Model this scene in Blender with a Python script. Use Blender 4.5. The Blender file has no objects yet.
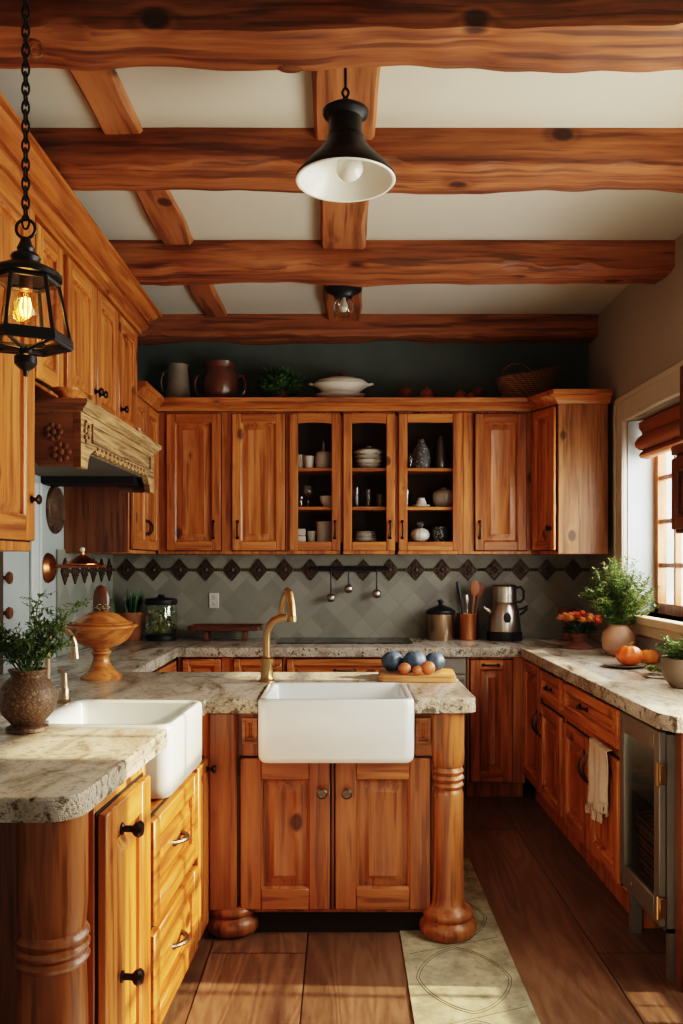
import bpy, bmesh, math, random
from mathutils import Vector, Matrix, noise
random.seed(7)
SC = bpy.context.scene
COL = SC.collection
PI = math.pi
R = math.radians

# ------------------------------------------------------------------ materials
class NT:
    def __init__(s, name):
        s.m = bpy.data.materials.new(name); s.m.use_nodes = True
        s.t = s.m.node_tree; s.t.nodes.clear()
        s.out = s.n('ShaderNodeOutputMaterial')
    def n(s, typ, ins=None, **props):
        nd = s.t.nodes.new(typ)
        for k, v in props.items(): setattr(nd, k, v)
        for k, v in (ins or {}).items():
            sock = nd.inputs[k]
            if hasattr(v, 'is_linked') or isinstance(v, bpy.types.NodeSocket): s.t.links.new(v, sock)
            else: sock.default_value = v
        return nd
    def math(s, op, a, b=0.0, clamp=False):
        nd = s.n('ShaderNodeMath', {0: a, 1: b}, operation=op); nd.use_clamp = clamp
        return nd.outputs[0]
    def ramp(s, fac, stops, interp='LINEAR'):
        nd = s.n('ShaderNodeValToRGB', {0: fac}); cr = nd.color_ramp; cr.interpolation = interp
        while len(cr.elements) < len(stops): cr.elements.new(0.5)
        for e, (p, c) in zip(cr.elements, stops):
            e.position = p; e.color = (*c, 1) if len(c) == 3 else c
        return nd.outputs[0]
    def mix(s, f, a, b, blend='MIX'):
        nd = s.n('ShaderNodeMix', data_type='RGBA', blend_type=blend)
        for i, v in ((0, f), (6, a), (7, b)):
            if isinstance(v, bpy.types.NodeSocket): s.t.links.new(v, nd.inputs[i])
            else: nd.inputs[i].default_value = (*v, 1) if isinstance(v, tuple) and len(v) == 3 else v
        return nd.outputs[2]
    def coords(s, scale=(1, 1, 1), rnd=0.0, rot=(0, 0, 0), kind='Object'):
        v = s.n('ShaderNodeTexCoord').outputs[kind]
        if rnd:
            oi = s.n('ShaderNodeObjectInfo').outputs['Random']
            m = s.math('MULTIPLY', oi, rnd)
            cb = s.n('ShaderNodeCombineXYZ', {0: m, 1: m, 2: m})
            v = s.n('ShaderNodeVectorMath', {0: v, 1: cb.outputs[0]}, operation='ADD').outputs[0]
        return s.n('ShaderNodeMapping', {'Vector': v, 'Scale': scale, 'Rotation': rot}).outputs[0]
    def noise(s, v, scale, detail=3, rough=.55, dist=0):
        return s.n('ShaderNodeTexNoise', {'Vector': v, 'Scale': scale, 'Detail': detail, 'Roughness': rough, 'Distortion': dist}).outputs[0]
    def bump(s, h, strength=.2, dist=.01):
        return s.n('ShaderNodeBump', {'Height': h, 'Strength': strength, 'Distance': dist}).outputs[0]
    def done(s, color, rough=.5, metal=0, normal=None, coat=0, spec=.5, **ex):
        p = s.n('ShaderNodeBsdfPrincipled')
        def put(k, v):
            if v is None: return
            if isinstance(v, bpy.types.NodeSocket): s.t.links.new(v, p.inputs[k])
            else: p.inputs[k].default_value = (*v, 1) if isinstance(v, tuple) and len(v) == 3 else v
        put('Base Color', color); put('Roughness', rough); put('Metallic', metal)
        put('Normal', normal); put('Coat Weight', coat); put('Specular IOR Level', spec)
        if coat: put('Coat Roughness', .25)
        for k, v in ex.items(): put(k.replace('_', ' '), v)
        s.t.links.new(p.outputs[0], s.out.inputs[0])
        return s.m

def plain(name, c, rough=.5, metal=0, var=.12, scale=14, bump=.05, **ex):
    n = NT(name); v = n.coords(rnd=20)
    f = n.noise(v, scale, 4)
    col = n.mix(f, tuple(x * (1 - var * 1.6) for x in c), tuple(min(1, x * (1 + var)) for x in c))
    return n.done(col, rough, metal, n.bump(f, bump, .004) if bump else None, **ex)

def wood(name, axis, dark, mid, light, knots=1.0, rough=.4, size=1.0, grain=1.0, coat=.12, bump=.12):
    n = NT(name)
    al = .055
    sc = {'x': (al, 1, 1), 'y': (1, al, 1), 'z': (1, 1, al)}[axis]
    ks = {'x': (.7, 1, 1), 'y': (1, .7, 1), 'z': (1, 1, .7)}[axis]
    v = n.coords(sc, rnd=31); kv = n.coords(ks, rnd=31)
    vo = n.n('ShaderNodeTexVoronoi', {'Vector': kv, 'Scale': 5.0 / size, 'Randomness': 1.0}).outputs['Distance']
    near = n.math('SUBTRACT', 1.0, n.math('DIVIDE', vo, .30), True)
    low = n.noise(v, 4.5 / size, 2, .5, .25); med = n.noise(v, 22 / size, 3, .6, .2)
    low2 = n.math('ADD', low, n.math('MULTIPLY', n.math('MULTIPLY', near, near), .22 * knots))
    ring = n.math('MULTIPLY_ADD', n.math('SINE', n.math('MULTIPLY', low2, 46 * grain)), .5); n.t.nodes[-1].inputs[2].default_value = .5
    fine = n.noise(v, 62 / size, 3, .7)
    f = n.math('ADD', n.math('MULTIPLY', low, .34), n.math('ADD', n.math('MULTIPLY', ring, .10), n.math('ADD', n.math('MULTIPLY', fine, .36), n.math('MULTIPLY', med, .30))))
    col = n.ramp(f, [(.36, dark), (.52, mid), (.70, light)])
    st = n.noise(v, 40 / size, 2, .5, .1)
    col = n.mix(n.math('MULTIPLY', n.ramp(st, [(.55, (0, 0, 0)), (.63, (1, 1, 1))]), .62), col, tuple(x * .85 for x in dark))
    oi = n.n('ShaderNodeObjectInfo').outputs['Random']
    col = n.mix(1.0, col, n.ramp(oi, [(0, (.86, .84, .82)), (1, (1.08, 1.08, 1.08))]), 'MULTIPLY')
    k = n.math('SUBTRACT', 1.0, n.math('DIVIDE', n.math('SUBTRACT', vo, .095), .05), True)
    k = n.math('MULTIPLY', k, .85 * min(knots, 1))
    col = n.mix(k, col, tuple(x * .35 for x in dark))
    nb = n.bump(n.math('ADD', fine, n.math('MULTIPLY', ring, .4)), bump, .004)
    return n.done(col, rough, 0, nb, coat=coat)

D_, M_, L_ = (.19, .050, .012), (.42, .138, .032), (.60, .245, .068)
WV = wood('honey pine upright', 'z', D_, M_, L_)
WH = wood('honey pine across', 'x', D_, M_, L_)
WY = wood('honey pine lengthwise', 'y', D_, M_, L_)
ISV = wood('shaded pine upright', 'z', (.11, .031, .010), (.27, .092, .028), (.40, .16, .050))  # darker pine for peninsula and corner post, shade of their fronts in the colour
ISH = wood('shaded pine across', 'x', (.11, .031, .010), (.27, .092, .028), (.40, .16, .050))
DKV = wood('dark brown wood upright', 'z', (.06, .018, .007), (.16, .055, .02), (.24, .09, .035), knots=.4)  # dark brown wood for side panels, pegs, end board and hanging cabinet
DKH = wood('dark brown wood across', 'x', (.06, .018, .007), (.16, .055, .02), (.24, .09, .035), knots=.4)
BEAMX = wood('rough beam timber across', 'x', (.055, .016, .007), (.24, .078, .026), (.40, .155, .056), rough=.62, size=1.3, grain=1.3, coat=0, bump=.45)
BEAMY = wood('rough beam timber lengthwise', 'y', (.09, .03, .012), (.29, .105, .036), (.44, .18, .07), rough=.62, size=1.5, coat=0, bump=.45)
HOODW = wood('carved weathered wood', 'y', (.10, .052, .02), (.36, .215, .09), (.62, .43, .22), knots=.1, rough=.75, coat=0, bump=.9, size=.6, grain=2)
HOODS = wood('shaded carved wood', 'x', (.05, .017, .008), (.14, .055, .024), (.22, .095, .042), knots=.2, rough=.7, coat=0, bump=.4)
BOARDW = wood('pale board wood', 'x', (.28, .11, .038), (.46, .21, .08), (.60, .32, .14), knots=.2)
TRAYW = wood('dark tray wood', 'x', (.05, .017, .009), (.12, .042, .02), (.18, .07, .032), knots=.2)
URNW = wood('turned amber wood', 'x', (.26, .075, .016), (.50, .18, .045), (.64, .28, .085), knots=.1, coat=.35, rough=.3)
GAP = plain('shadow gap', (.012, .006, .004), .9, bump=0)
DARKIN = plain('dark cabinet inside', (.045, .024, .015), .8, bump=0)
BRONZE = plain('oil rubbed bronze', (.045, .032, .026), .38, .85)
PEWTER = plain('aged pewter', (.17, .135, .105), .35, .9, var=.5, scale=160, bump=.5)
BRASS = plain('antique brass', (.48, .30, .15), .3, 1.0)
NICKEL = plain('warm brushed nickel', (.52, .40, .28), .28, 1.0)
COPPER = plain('dark copper', (.50, .20, .09), .32, 1.0)
STEEL = plain('brushed steel', (.50, .44, .38), .3, 1.0)
BLACKM = plain('black painted metal', (.018, .017, .017), .42, .3)
WHITE = plain('white fireclay', (.73, .77, .77), .12, 0, var=.02, bump=0, coat=.5)
CREAM = plain('cream glaze', (.74, .69, .60), .3, 0, var=.06, bump=.02)
CREAMD = plain('grey cream glaze', (.52, .48, .41), .35, 0, var=.08, bump=.02)
STONEW = plain('grey stoneware', (.21, .17, .125), .55, 0, var=.2, scale=30)
BROWNC = plain('brown glazed clay', (.14, .05, .025), .3, 0, var=.4, scale=9, coat=.3)
TERRA = plain('terracotta', (.40, .17, .085), .75, 0, var=.15, scale=20)
TERRAP = plain('pale terracotta', (.50, .29, .19), .5, 0, var=.12, scale=12)
TERRAD = plain('dark terracotta', (.22, .085, .05), .7, 0, var=.2)
BLUEF = plain('dusky blue skin', (.055, .09, .145), .55, 0, var=.6, scale=26, bump=.4)
PEACH = plain('orange fruit skin', (.52, .17, .06), .45, 0, var=.35, scale=22)
PUMP = plain('red orange pumpkin skin', (.78, .16, .025), .38, 0, var=.25, scale=9, coat=.2)
DARKFR = plain('dark red fruit skin', (.20, .045, .025), .4, 0, var=.4, scale=12)
REDFR = plain('brown red fruit skin', (.40, .11, .045), .4, 0, var=.4, scale=12)
STEM = plain('dry stem', (.22, .14, .06), .8)
GREEN = plain('herb leaf', (.10, .165, .045), .6, 0, var=.5, scale=30, bump=0)
GREEN2 = plain('bright herb leaf', (.26, .33, .09), .6, 0, var=.45, scale=30, bump=0)
GREEN3 = plain('dark leaf', (.03, .07, .022), .55, 0, var=.5, scale=30, bump=0)
ALOE = plain('aloe leaf', (.055, .14, .05), .5, 0, var=.35, scale=20)
YELG = plain('yellow green blossom', (.58, .54, .09), .7, 0, var=.5, scale=40)
PETAL = plain('coral petal', (.72, .16, .07), .6, 0, var=.3, scale=50, bump=0)
PETAL2 = plain('apricot petal', (.80, .34, .10), .6, 0, var=.3, scale=50, bump=0)
LINEN = plain('beige linen', (.58, .47, .35), .9, 0, var=.15, scale=90, bump=.3)
PLASTW = plain('white outlet plastic', (.62, .60, .55), .4, 0, var=.03, bump=0)
COOLER = plain('grey brown appliance metal', (.25, .235, .20), .42, .6)
BLKGL = plain('black ceramic glass', (.012, .013, .014), .12, 0, bump=0)
BLINDM = plain('rust linen blind', (.34, .115, .032), .85, 0, var=.2, scale=60, bump=.2)
CASING = plain('cream painted casing', (.56, .51, .42), .55, 0, var=.05, bump=.03)
PALEB = plain('pale blue grey casing', (.50, .55, .54), .5, 0, var=.05, bump=.03)
TEALP = plain('dark teal plaster', (.105, .132, .122), .85, 0, var=.25, scale=3, bump=.06)
BLUEP = plain('pale blue grey plaster', (.36, .41, .405), .85, 0, var=.10, scale=3, bump=.06)
GREIGE = plain('greige plaster', (.40, .36, .30), .9, 0, var=.06, scale=3, bump=.06)
CEILP = plain('ceiling plaster', (.50, .465, .39), .92, 0, var=.05, scale=4, bump=.05)
SILLW = plain('cream sill board', (.62, .50, .33), .6, 0, var=.08)

def glass_mat(name, tint=(1, 1, 1), gloss=.12, rough=.03):
    n = NT(name)
    tr = n.n('ShaderNodeBsdfTransparent', {'Color': (*tint, 1)})
    gl = n.n('ShaderNodeBsdfGlossy', {'Color': (1, 1, 1, 1), 'Roughness': rough})
    lw = n.n('ShaderNodeLayerWeight', {'Blend': .15})
    f = n.math('MULTIPLY_ADD', lw.outputs['Fresnel'], .35); n.t.nodes[-1].inputs[2].default_value = gloss
    mx = n.n('ShaderNodeMixShader', {0: f, 1: tr.outputs[0], 2: gl.outputs[0]})
    n.t.links.new(mx.outputs[0], n.out.inputs[0]); return n.m
GLASS = glass_mat('clear glass', gloss=.004)
GLASSL = glass_mat('lantern glass', (.97, .92, .84), .05)
GLASSD = glass_mat('smoked cooler glass', (.72, .75, .72), .03)
GLASSJ = glass_mat('thick glassware', (.90, .92, .90), .06)

def emis(name, c, st):
    n = NT(name); e = n.n('ShaderNodeEmission', {'Color': (*c, 1), 'Strength': st})
    n.t.links.new(e.outputs[0], n.out.inputs[0]); return n.m
FILAMENT = emis('glowing filament', (1, .55, .16), 22)
BULBGL = glass_mat('amber bulb glass', (1, .86, .55), .06)

def granite(name, edge=False):
    n = NT(name); v = n.coords((1, 1, 1)); v2 = n.coords((1, .32, 1), rot=(0, 0, R(68)))
    a = n.noise(v2, 7, 6, .62, 1.1); b = n.noise(v, 38, 5, .6); c = n.noise(v, 120, 3, .6)
    base = n.ramp(a, [(.32, (.17, .12, .085)), (.42, (.42, .355, .27)), (.53, (.61, .55, .45)), (.72, (.72, .67, .58))])
    sp = n.ramp(b, [(.37, (1, 1, 1)), (.45, (0, 0, 0))])
    sp2 = n.ramp(c, [(.36, (1, 1, 1)), (.44, (0, 0, 0))])
    col = n.mix(n.math('MULTIPLY', sp, .95 if edge else .42), base, (.085, .058, .04))
    col = n.mix(n.math('MULTIPLY', sp2, .8 if edge else .35), col, (.16, .11, .075))
    if edge:
        col = n.mix(.18, col, (.20, .13, .07))
        return n.done(col, .6, 0, n.bump(n.math('ADD', b, c), .9, .012))
    return n.done(col, .26, 0, n.bump(c, .04, .002), coat=.2)
GRAN, GRANE = granite('granite top'), granite('chiselled granite edge', True)

def tile_mat(name, axes=('X', 'Z'), tint=(1, 1, 1)):
    n = NT(name); sx = n.n('ShaderNodeSeparateXYZ', {0: n.n('ShaderNodeTexCoord').outputs['Object']})
    cb = n.n('ShaderNodeCombineXYZ', {0: sx.outputs[axes[0]], 1: sx.outputs[axes[1]]})
    mp = n.n('ShaderNodeMapping', {'Vector': cb.outputs[0], 'Rotation': (0, 0, R(45)), 'Location': (.03, .02, 0)}).outputs[0]
    br = n.n('ShaderNodeTexBrick', {'Vector': mp, 'Color1': (.20, .195, .163, 1), 'Color2': (.38, .36, .295, 1), 'Mortar': (.22, .215, .19, 1), 'Scale': 1.0,
                                   'Mortar Size': .0028, 'Brick Width': .125, 'Row Height': .125, 'Bias': -.35})
    br.offset = 0; br.squash = 1
    cl = n.noise(n.coords(), 9, 5, .6); col = n.mix(n.ramp(cl, [(.35, (.0, .0, .0)), (.7, (.6, .6, .6))]), br.outputs[0], (.27, .255, .215))
    col = n.mix(1.0, col, tint, 'MULTIPLY')
    return n.done(col, .55, 0, n.bump(n.math('ADD', br.outputs[1], n.math('MULTIPLY', cl, -.4)), -.25, .004))
TILE = tile_mat('diamond stone tile'); TILEY = tile_mat('diamond stone tile side', ('Y', 'Z'), (.95, 1.02, 1.03))
TILEB = plain('bronze relief tile', (.085, .052, .034), .45, .3, var=.4, scale=60, bump=.3)

def floor_mat():
    n = NT('walnut plank floor')
    mp = n.coords((1, 1, 1), rot=(0, 0, R(90)))
    mp2 = n.n('ShaderNodeMapping', {'Vector': mp, 'Location': (0, -.23, 0)}).outputs[0]
    br = n.n('ShaderNodeTexBrick', {'Vector': mp2, 'Color1': (0, 0, 0, 1), 'Color2': (1, 1, 1, 1), 'Mortar': (.5, .5, .5, 1), 'Scale': 1.0,
                                    'Mortar Size': .0028, 'Brick Width': 2.3, 'Row Height': .36})
    br.offset = .37
    rnd = br.outputs[0]
    off = n.n('ShaderNodeCombineXYZ', {0: n.math('MULTIPLY', rnd, 9.0), 1: n.math('MULTIPLY', rnd, 5.0), 2: rnd})
    v0 = n.n('ShaderNodeVectorMath', {0: n.n('ShaderNodeTexCoord').outputs['Object'], 1: off.outputs[0]}, operation='ADD').outputs[0]
    v = n.n('ShaderNodeMapping', {'Vector': v0, 'Scale': (1, .14, 1)}).outputs[0]
    low = n.noise(v, 4.2, 2, .5, .5); fine = n.noise(v, 75, 4, .7)
    ring = n.math('MULTIPLY_ADD', n.math('SINE', n.math('MULTIPLY', low, 95)), .5); n.t.nodes[-1].inputs[2].default_value = .5
    f = n.math('ADD', n.math('MULTIPLY', low, .5), n.math('ADD', n.math('MULTIPLY', ring, .11), n.math('MULTIPLY', fine, .42)))
    col = n.ramp(f, [(.30, (.075, .042, .027)), (.5, (.165, .093, .057)), (.72, (.27, .165, .105))])
    col = n.mix(1.0, col, n.ramp(rnd, [(0, (.75, .72, .7)), (1, (1.15, 1.12, 1.08))]), 'MULTIPLY')
    col = n.mix(br.outputs[1], col, (.012, .007, .004))
    return n.done(col, n.ramp(fine, [(.3, (.36, .36, .36)), (.7, (.52, .52, .52))]), 0, n.bump(n.math('SUBTRACT', n.math('ADD', fine, n.math('MULTIPLY', ring, .5)), n.math('MULTIPLY', br.outputs[1], 3)), .2, .003))
FLOORM = floor_mat()

def rug_mat():
    n = NT('faded runner pile'); v = n.coords()
    a = n.noise(v, 9, 5, .65); b = n.noise(v, 50, 4, .7)
    col = n.ramp(a, [(.3, (.20, .19, .135)), (.5, (.36, .34, .25)), (.7, (.50, .47, .35))])
    col = n.mix(n.ramp(b, [(.55, (0, 0, 0)), (.68, (.7, .7, .7))]), col, (.25, .19, .09))
    return n.done(col, .95, 0, n.bump(b, .4, .004), spec=.1)
RUGM = rug_mat(); RUGL = plain('runner outline yarn', (.12, .105, .075), .95, 0)

def wicker(name, c, sc=1.0):
    n = NT(name); v = n.coords()
    w1 = n.n('ShaderNodeTexWave', {'Vector': v, 'Scale': 26 * sc, 'Distortion': 2.0, 'Detail': 1.0}, bands_direction='Z').outputs[1]
    w2 = n.n('ShaderNodeTexWave', {'Vector': v, 'Scale': 17 * sc, 'Distortion': 2.5, 'Detail': 1.0}, bands_direction='DIAGONAL').outputs[1]
    f = n.math('MULTIPLY', w1, n.math('ADD', n.math('MULTIPLY', w2, .6), .4))
    col = n.ramp(f, [(.05, tuple(x * .22 for x in c)), (.4, c), (.9, tuple(min(1, x * 1.5) for x in c))])
    return n.done(col, .75, 0, n.bump(f, .9, .008))
WICK = wicker('brown wicker', (.36, .17, .07)); WICK2 = wicker('dark wicker', (.42, .24, .12), .8); JUTE = wicker('pale woven mat', (.50, .40, .25), 1.4)
def carved_clay():
    n = NT('carved brown pottery'); v = n.coords()
    a = n.noise(v, 48, 4, .6, 2.2); w = n.n('ShaderNodeTexVoronoi', {'Vector': v, 'Scale': 80.0}, feature='DISTANCE_TO_EDGE').outputs[0]
    f = n.math('ADD', n.math('MULTIPLY', a, .7), n.math('MULTIPLY', w, .5))
    col = n.ramp(f, [(.25, (.05, .028, .017)), (.42, (.13, .075, .043)), (.6, (.24, .15, .09))])
    return n.done(col, .5, .15, n.bump(f, .7, .006))
POTTERY = carved_clay()
def relief_plate():
    n = NT('embossed bronze plate'); v = n.coords()
    a = n.noise(v, 20, 4, .6, 1.0)
    return n.done(n.ramp(a, [(.3, (.05, .03, .02)), (.6, (.14, .085, .055)), (.8, (.24, .16, .11))]), .5, .4, n.bump(a, .8, .01))
PLATEM = relief_plate()

# ------------------------------------------------------------------ geometry helpers
def rrect(x0, x1, y0, y1, r, n=5):
    pts = []
    r = min(r, (x1 - x0) / 2 - 1e-4, (y1 - y0) / 2 - 1e-4)
    for cx, cy, a in ((x1 - r, y0 + r, -90), (x1 - r, y1 - r, 0), (x0 + r, y1 - r, 90), (x0 + r, y0 + r, 180)):
        for k in range(n + 1):
            t = R(a + 90 * k / n); pts.append((cx + r * math.cos(t), cy + r * math.sin(t)))
    return pts

class MB:
    def __init__(s): s.bm = bmesh.new(); s.M = Matrix()
    def v(s, p): return s.bm.verts.new(s.M @ Vector(p))
    def f(s, vs, mi=0):
        try: fc = s.bm.faces.new(vs)
        except ValueError: return None
        fc.material_index = mi; return fc
    def box(s, x0, x1, y0, y1, z0, z1, mi=0, bev=0, seg=1):
        v = [s.v((x, y, z)) for x in (x0, x1) for y in (y0, y1) for z in (z0, z1)]
        fs = [s.f([v[i] for i in q], mi) for q in ((0, 1, 3, 2), (4, 6, 7, 5), (0, 4, 5, 1), (2, 3, 7, 6), (0, 2, 6, 4), (1, 5, 7, 3))]
        if bev:
            es = list({e for fc in fs for e in fc.edges})
            r = bmesh.ops.bevel(s.bm, geom=es, offset=bev, segments=seg, affect='EDGES', profile=.5)
            for fc in r['faces']: fc.material_index = mi
        return s
    def loops(s, rings, mi=0, cap0=True, cap1=True, closed=True):
        L = [[s.v(p) for p in r] for r in rings]
        n = len(L[0])
        for a, b in zip(L, L[1:]):
            for i in range(n if closed else n - 1):
                j = (i + 1) % n; s.f((a[i], a[j], b[j], b[i]), mi)
        if cap0 and closed: s.f(L[0][::-1], mi)
        if cap1 and closed: s.f(L[-1], mi)
        return s
    def lathe(s, prof, c=(0, 0, 0), seg=28, mi=0, sx=1, sy=1, axis=None, cap0=True, cap1=True, ang=None):
        rings = []
        for r, z in prof:
            r = max(r, 1e-4)
            ring = []
            for k in range(seg):
                t = 2 * PI * k / seg
                p = Vector((r * math.cos(t) * sx, r * math.sin(t) * sy, z))
                if axis == '-y': p = Vector((p.x, -p.z, p.y))
                elif axis == 'x': p = Vector((p.z, p.x, p.y))
                elif axis == '-x': p = Vector((-p.z, -p.x, p.y))
                ring.append(p + Vector(c))
            rings.append(ring)
        return s.loops(rings, mi, cap0, cap1)
    def sphere(s, c, r, mi=0, seg=18, rin=10, scale=(1, 1, 1), lobes=0, amp=0, ph=0):
        rings = []
        for i in range(1, rin):
            a = PI * i / rin; ring = []
            for k in range(seg):
                t = 2 * PI * k / seg; q = r * (1 + amp * math.cos(lobes * t + ph))
                ring.append((c[0] + q * math.sin(a) * math.cos(t) * scale[0], c[1] + q * math.sin(a) * math.sin(t) * scale[1], c[2] - r * math.cos(a) * scale[2] * (1 - (amp * 1.2 if i in (1, rin - 1) else 0))))
            rings.append(ring)
        return s.loops(rings, mi)
    def tube(s, pts, r, seg=8, mi=0, closed=False):
        pts = [Vector(p) for p in pts]; n = len(pts); rings = []
        rr = r if isinstance(r, (list, tuple)) else [r] * n
        up = None
        for i, p in enumerate(pts):
            d = (pts[(i + 1) % n] - pts[i - 1]) if closed else (pts[min(i + 1, n - 1)] - pts[max(i - 1, 0)])
            d.normalize()
            if up is None:
                up = Vector((0, 0, 1)) if abs(d.z) < .9 else Vector((1, 0, 0))
            a = d.cross(up); 
            if a.length < 1e-5: a = d.orthogonal()
            a.normalize(); b = a.cross(d).normalized(); up = b
            rings.append([p + a * rr[i] * math.cos(2 * PI * k / seg) + b * rr[i] * math.sin(2 * PI * k / seg) for k in range(seg)])
        if closed: rings.append(rings[0]); return s.loops(rings, mi, False, False)
        return s.loops(rings, mi)
    def prism(s, poly, a0, a1, axis='z', mi=0, mis=None):
        def P(u, w, h): return {'z': (u, w, h), 'y': (u, h, w), 'x': (h, u, w)}[axis]
        lo = [s.v(P(u, w, a0)) for u, w in poly]; hi = [s.v(P(u, w, a1)) for u, w in poly]
        s.f(lo[::-1], mi); s.f(hi, mi)
        n = len(poly)
        for i in range(n): s.f((lo[i], lo[(i + 1) % n], hi[(i + 1) % n], hi[i]), mi if mis is None else mis)
        return s
    def sweep(s, path, prof, mi=0):
        """profile [(outward, z)] along a level path, outward = to the side on the path's right hand"""
        P = [Vector(p) for p in path]; rings = []
        for i, p in enumerate(P):
            d0 = (p - P[i - 1]).normalized() if i else None
            d1 = (P[i + 1] - p).normalized() if i < len(P) - 1 else None
            n0 = Vector((d0.y, -d0.x)) if d0 else None; n1 = Vector((d1.y, -d1.x)) if d1 else None
            if n0 and n1:
                nn = (n0 + n1).normalized(); k = 1 / max(.3, nn.dot(n0))
            else: nn, k = (n0 or n1), 1
            rings.append([(p.x + nn.x * o * k, p.y + nn.y * o * k, z) for o, z in prof])
        return s.loops(rings, mi)
    def leaf(s, p, d, up, L, W, mi=0, fold=.25):
        d = d.normalized(); a = d.cross(up)
        if a.length < 1e-4: a = d.orthogonal()
        a.normalize(); nrm = a.cross(d)
        q = [p, p + d * L * .45 + a * W * .5 + nrm * fold * W, p + d * L, p + d * L * .45 - a * W * .5 + nrm * fold * W]
        m = p + d * L * .5
        vs = [s.v(x) for x in q]; s.f((vs[0], vs[1], vs[2]), mi); s.f((vs[0], vs[2], vs[3]), mi)
    def build(s, name, mats, parent=None, smooth=True, angle=38):
        bmesh.ops.recalc_face_normals(s.bm, faces=s.bm.faces)
        me = bpy.data.meshes.new(name); s.bm.to_mesh(me); s.bm.free()
        for m in (mats if isinstance(mats, (list, tuple)) else [mats]): me.materials.append(m)
        if smooth:
            for p in me.polygons: p.use_smooth = True
            me.set_sharp_from_angle(angle=R(angle))
        o = bpy.data.objects.new(name, me); COL.objects.link(o)
        if parent: o.parent = parent
        return o

def tag(o, label, cat, group=None, kind=None):
    o['label'] = label; o['category'] = cat
    if group: o['group'] = group
    if kind: o['kind'] = kind
    return o
def thing(name, label, cat, loc=(0, 0, 0), rz=0, group=None):
    o = bpy.data.objects.new(name, None); COL.objects.link(o); o.empty_display_size = .1
    o.location = loc; o.rotation_euler = (0, 0, rz)
    return tag(o, label, cat, group)
def single(mb, name, mats, label, cat, loc=(0, 0, 0), rz=0, group=None, **k):
    o = mb.build(name, mats, None, **k); o.location = loc; o.rotation_euler = (0, 0, rz)
    return tag(o, label, cat, group)
def struct(mb, name, mats, parent=None, **k):
    o = mb.build(name, mats, parent, **k)
    if not parent: o['kind'] = 'structure'
    return o
CAM_Z, FPX = 1.45, 850.0
def at(px, py, Y):
    s = FPX / Y
    return Vector(((px - 341.5) / s, Y, CAM_Z + (562 - py) / s))

# ------------------------------------------------------------------ room
XL, XR, YB, ZC = -1.58, 1.70, 5.85, 3.09
struct(MB().box(-1.75, 2.0, -1.2, 6.0, -.06, 0), 'floor', FLOORM)
struct(MB().box(-1.75, 2.0, -1.2, 6.0, ZC, ZC + .1), 'ceiling', CEILP)
wb = MB(); wb.box(-1.75, 2.0, YB, YB + .12, 0, ZC, 0)
struct(wb, 'wall_back', TEALP)
struct(MB().box(XL - .12, XL, -1.2, YB, 0, ZC), 'wall_left', BLUEP)
wr = MB()
W1 = (3.62, 5.05, 1.15, 2.285); W2 = (2.10, 3.10, .58, 2.35); W3 = (2.63, 2.855, .30, .47)
for y0, y1, z0, z1 in ((-1.2, 2.10, 0, ZC), (2.10, 3.10, 2.35, ZC), (3.10, 3.62, 0, ZC), (3.62, 5.05, 0, 1.15), (3.62, 5.05, 2.285, ZC), (5.05, YB, 0, ZC),
                       (2.10, 2.63, 0, .58), (2.855, 3.10, 0, .58), (2.63, 2.855, 0, .30), (2.63, 2.855, .47, .58)):
    wr.box(XR, XR + .2, y0, y1, z0, z1)
struct(wr, 'wall_right', GREIGE)
struct(MB().box(-1.75, 2.0, -1.32, -1.2, 0, ZC), 'wall_front', GREIGE)
# backsplash tile sheets
bs = MB(); bs.box(XL, XR, YB - .012, YB, .925, 1.52)
struct(bs, 'wall_back_backsplash', TILE)
bs = MB(); bs.box(XL, XL + .01, 4.70, YB - .012, .925, 1.52)
struct(bs, 'wall_left_backsplash', TILEY)
def border(axis, a0, a1, face, sgn):
    m = MB(); n = round((a1 - a0) / .18); z = 1.397
    def P(u, h, w): return (u, face - sgn * h, w) if axis == 'x' else (face + sgn * h, u, w)
    for i in range(n):
        c = a0 + (i + .5) * (a1 - a0) / n
        rings = []
        for r, h in ((.076, 0), (.076, .010), (.066, .012), (.062, .008), (.048, .008), (.044, .013), (.03, .013), (.026, .007), (.014, .012), (.003, .016)):
            rings.append([P(c + dx * r * .88, h, z + dz * r) for dx, dz in ((-1, 0), (0, -1), (1, 0), (0, 1))])
        m.loops(rings)
        for k in range(4):
            a = PI / 2 * k; m.sphere(P(c + .035 * math.cos(a + .78), .012, z + .035 * math.sin(a + .78)), .009, seg=6, rin=4)
        e = c + (a1 - a0) / n / 2
        for du, rr in ((-.016, .012), (.016, .012), (0, .009)):
            m.sphere(P(e + du, .006, z), rr, seg=8, rin=5, scale=(1, 1, 1.35 if du == 0 else 1.1))
    return m
tag(border('x', XL + .02, XR - .02, YB - .012, 1).build('tile_border', TILEB), 'row of dark bronze diamond relief tiles across the back wall', 'tile border')
tag(border('y', 4.72, YB - .03, XL + .01, 1).build('tile_border', TILEB), 'short row of diamond relief tiles on the pale blue side wall', 'tile border')

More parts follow.
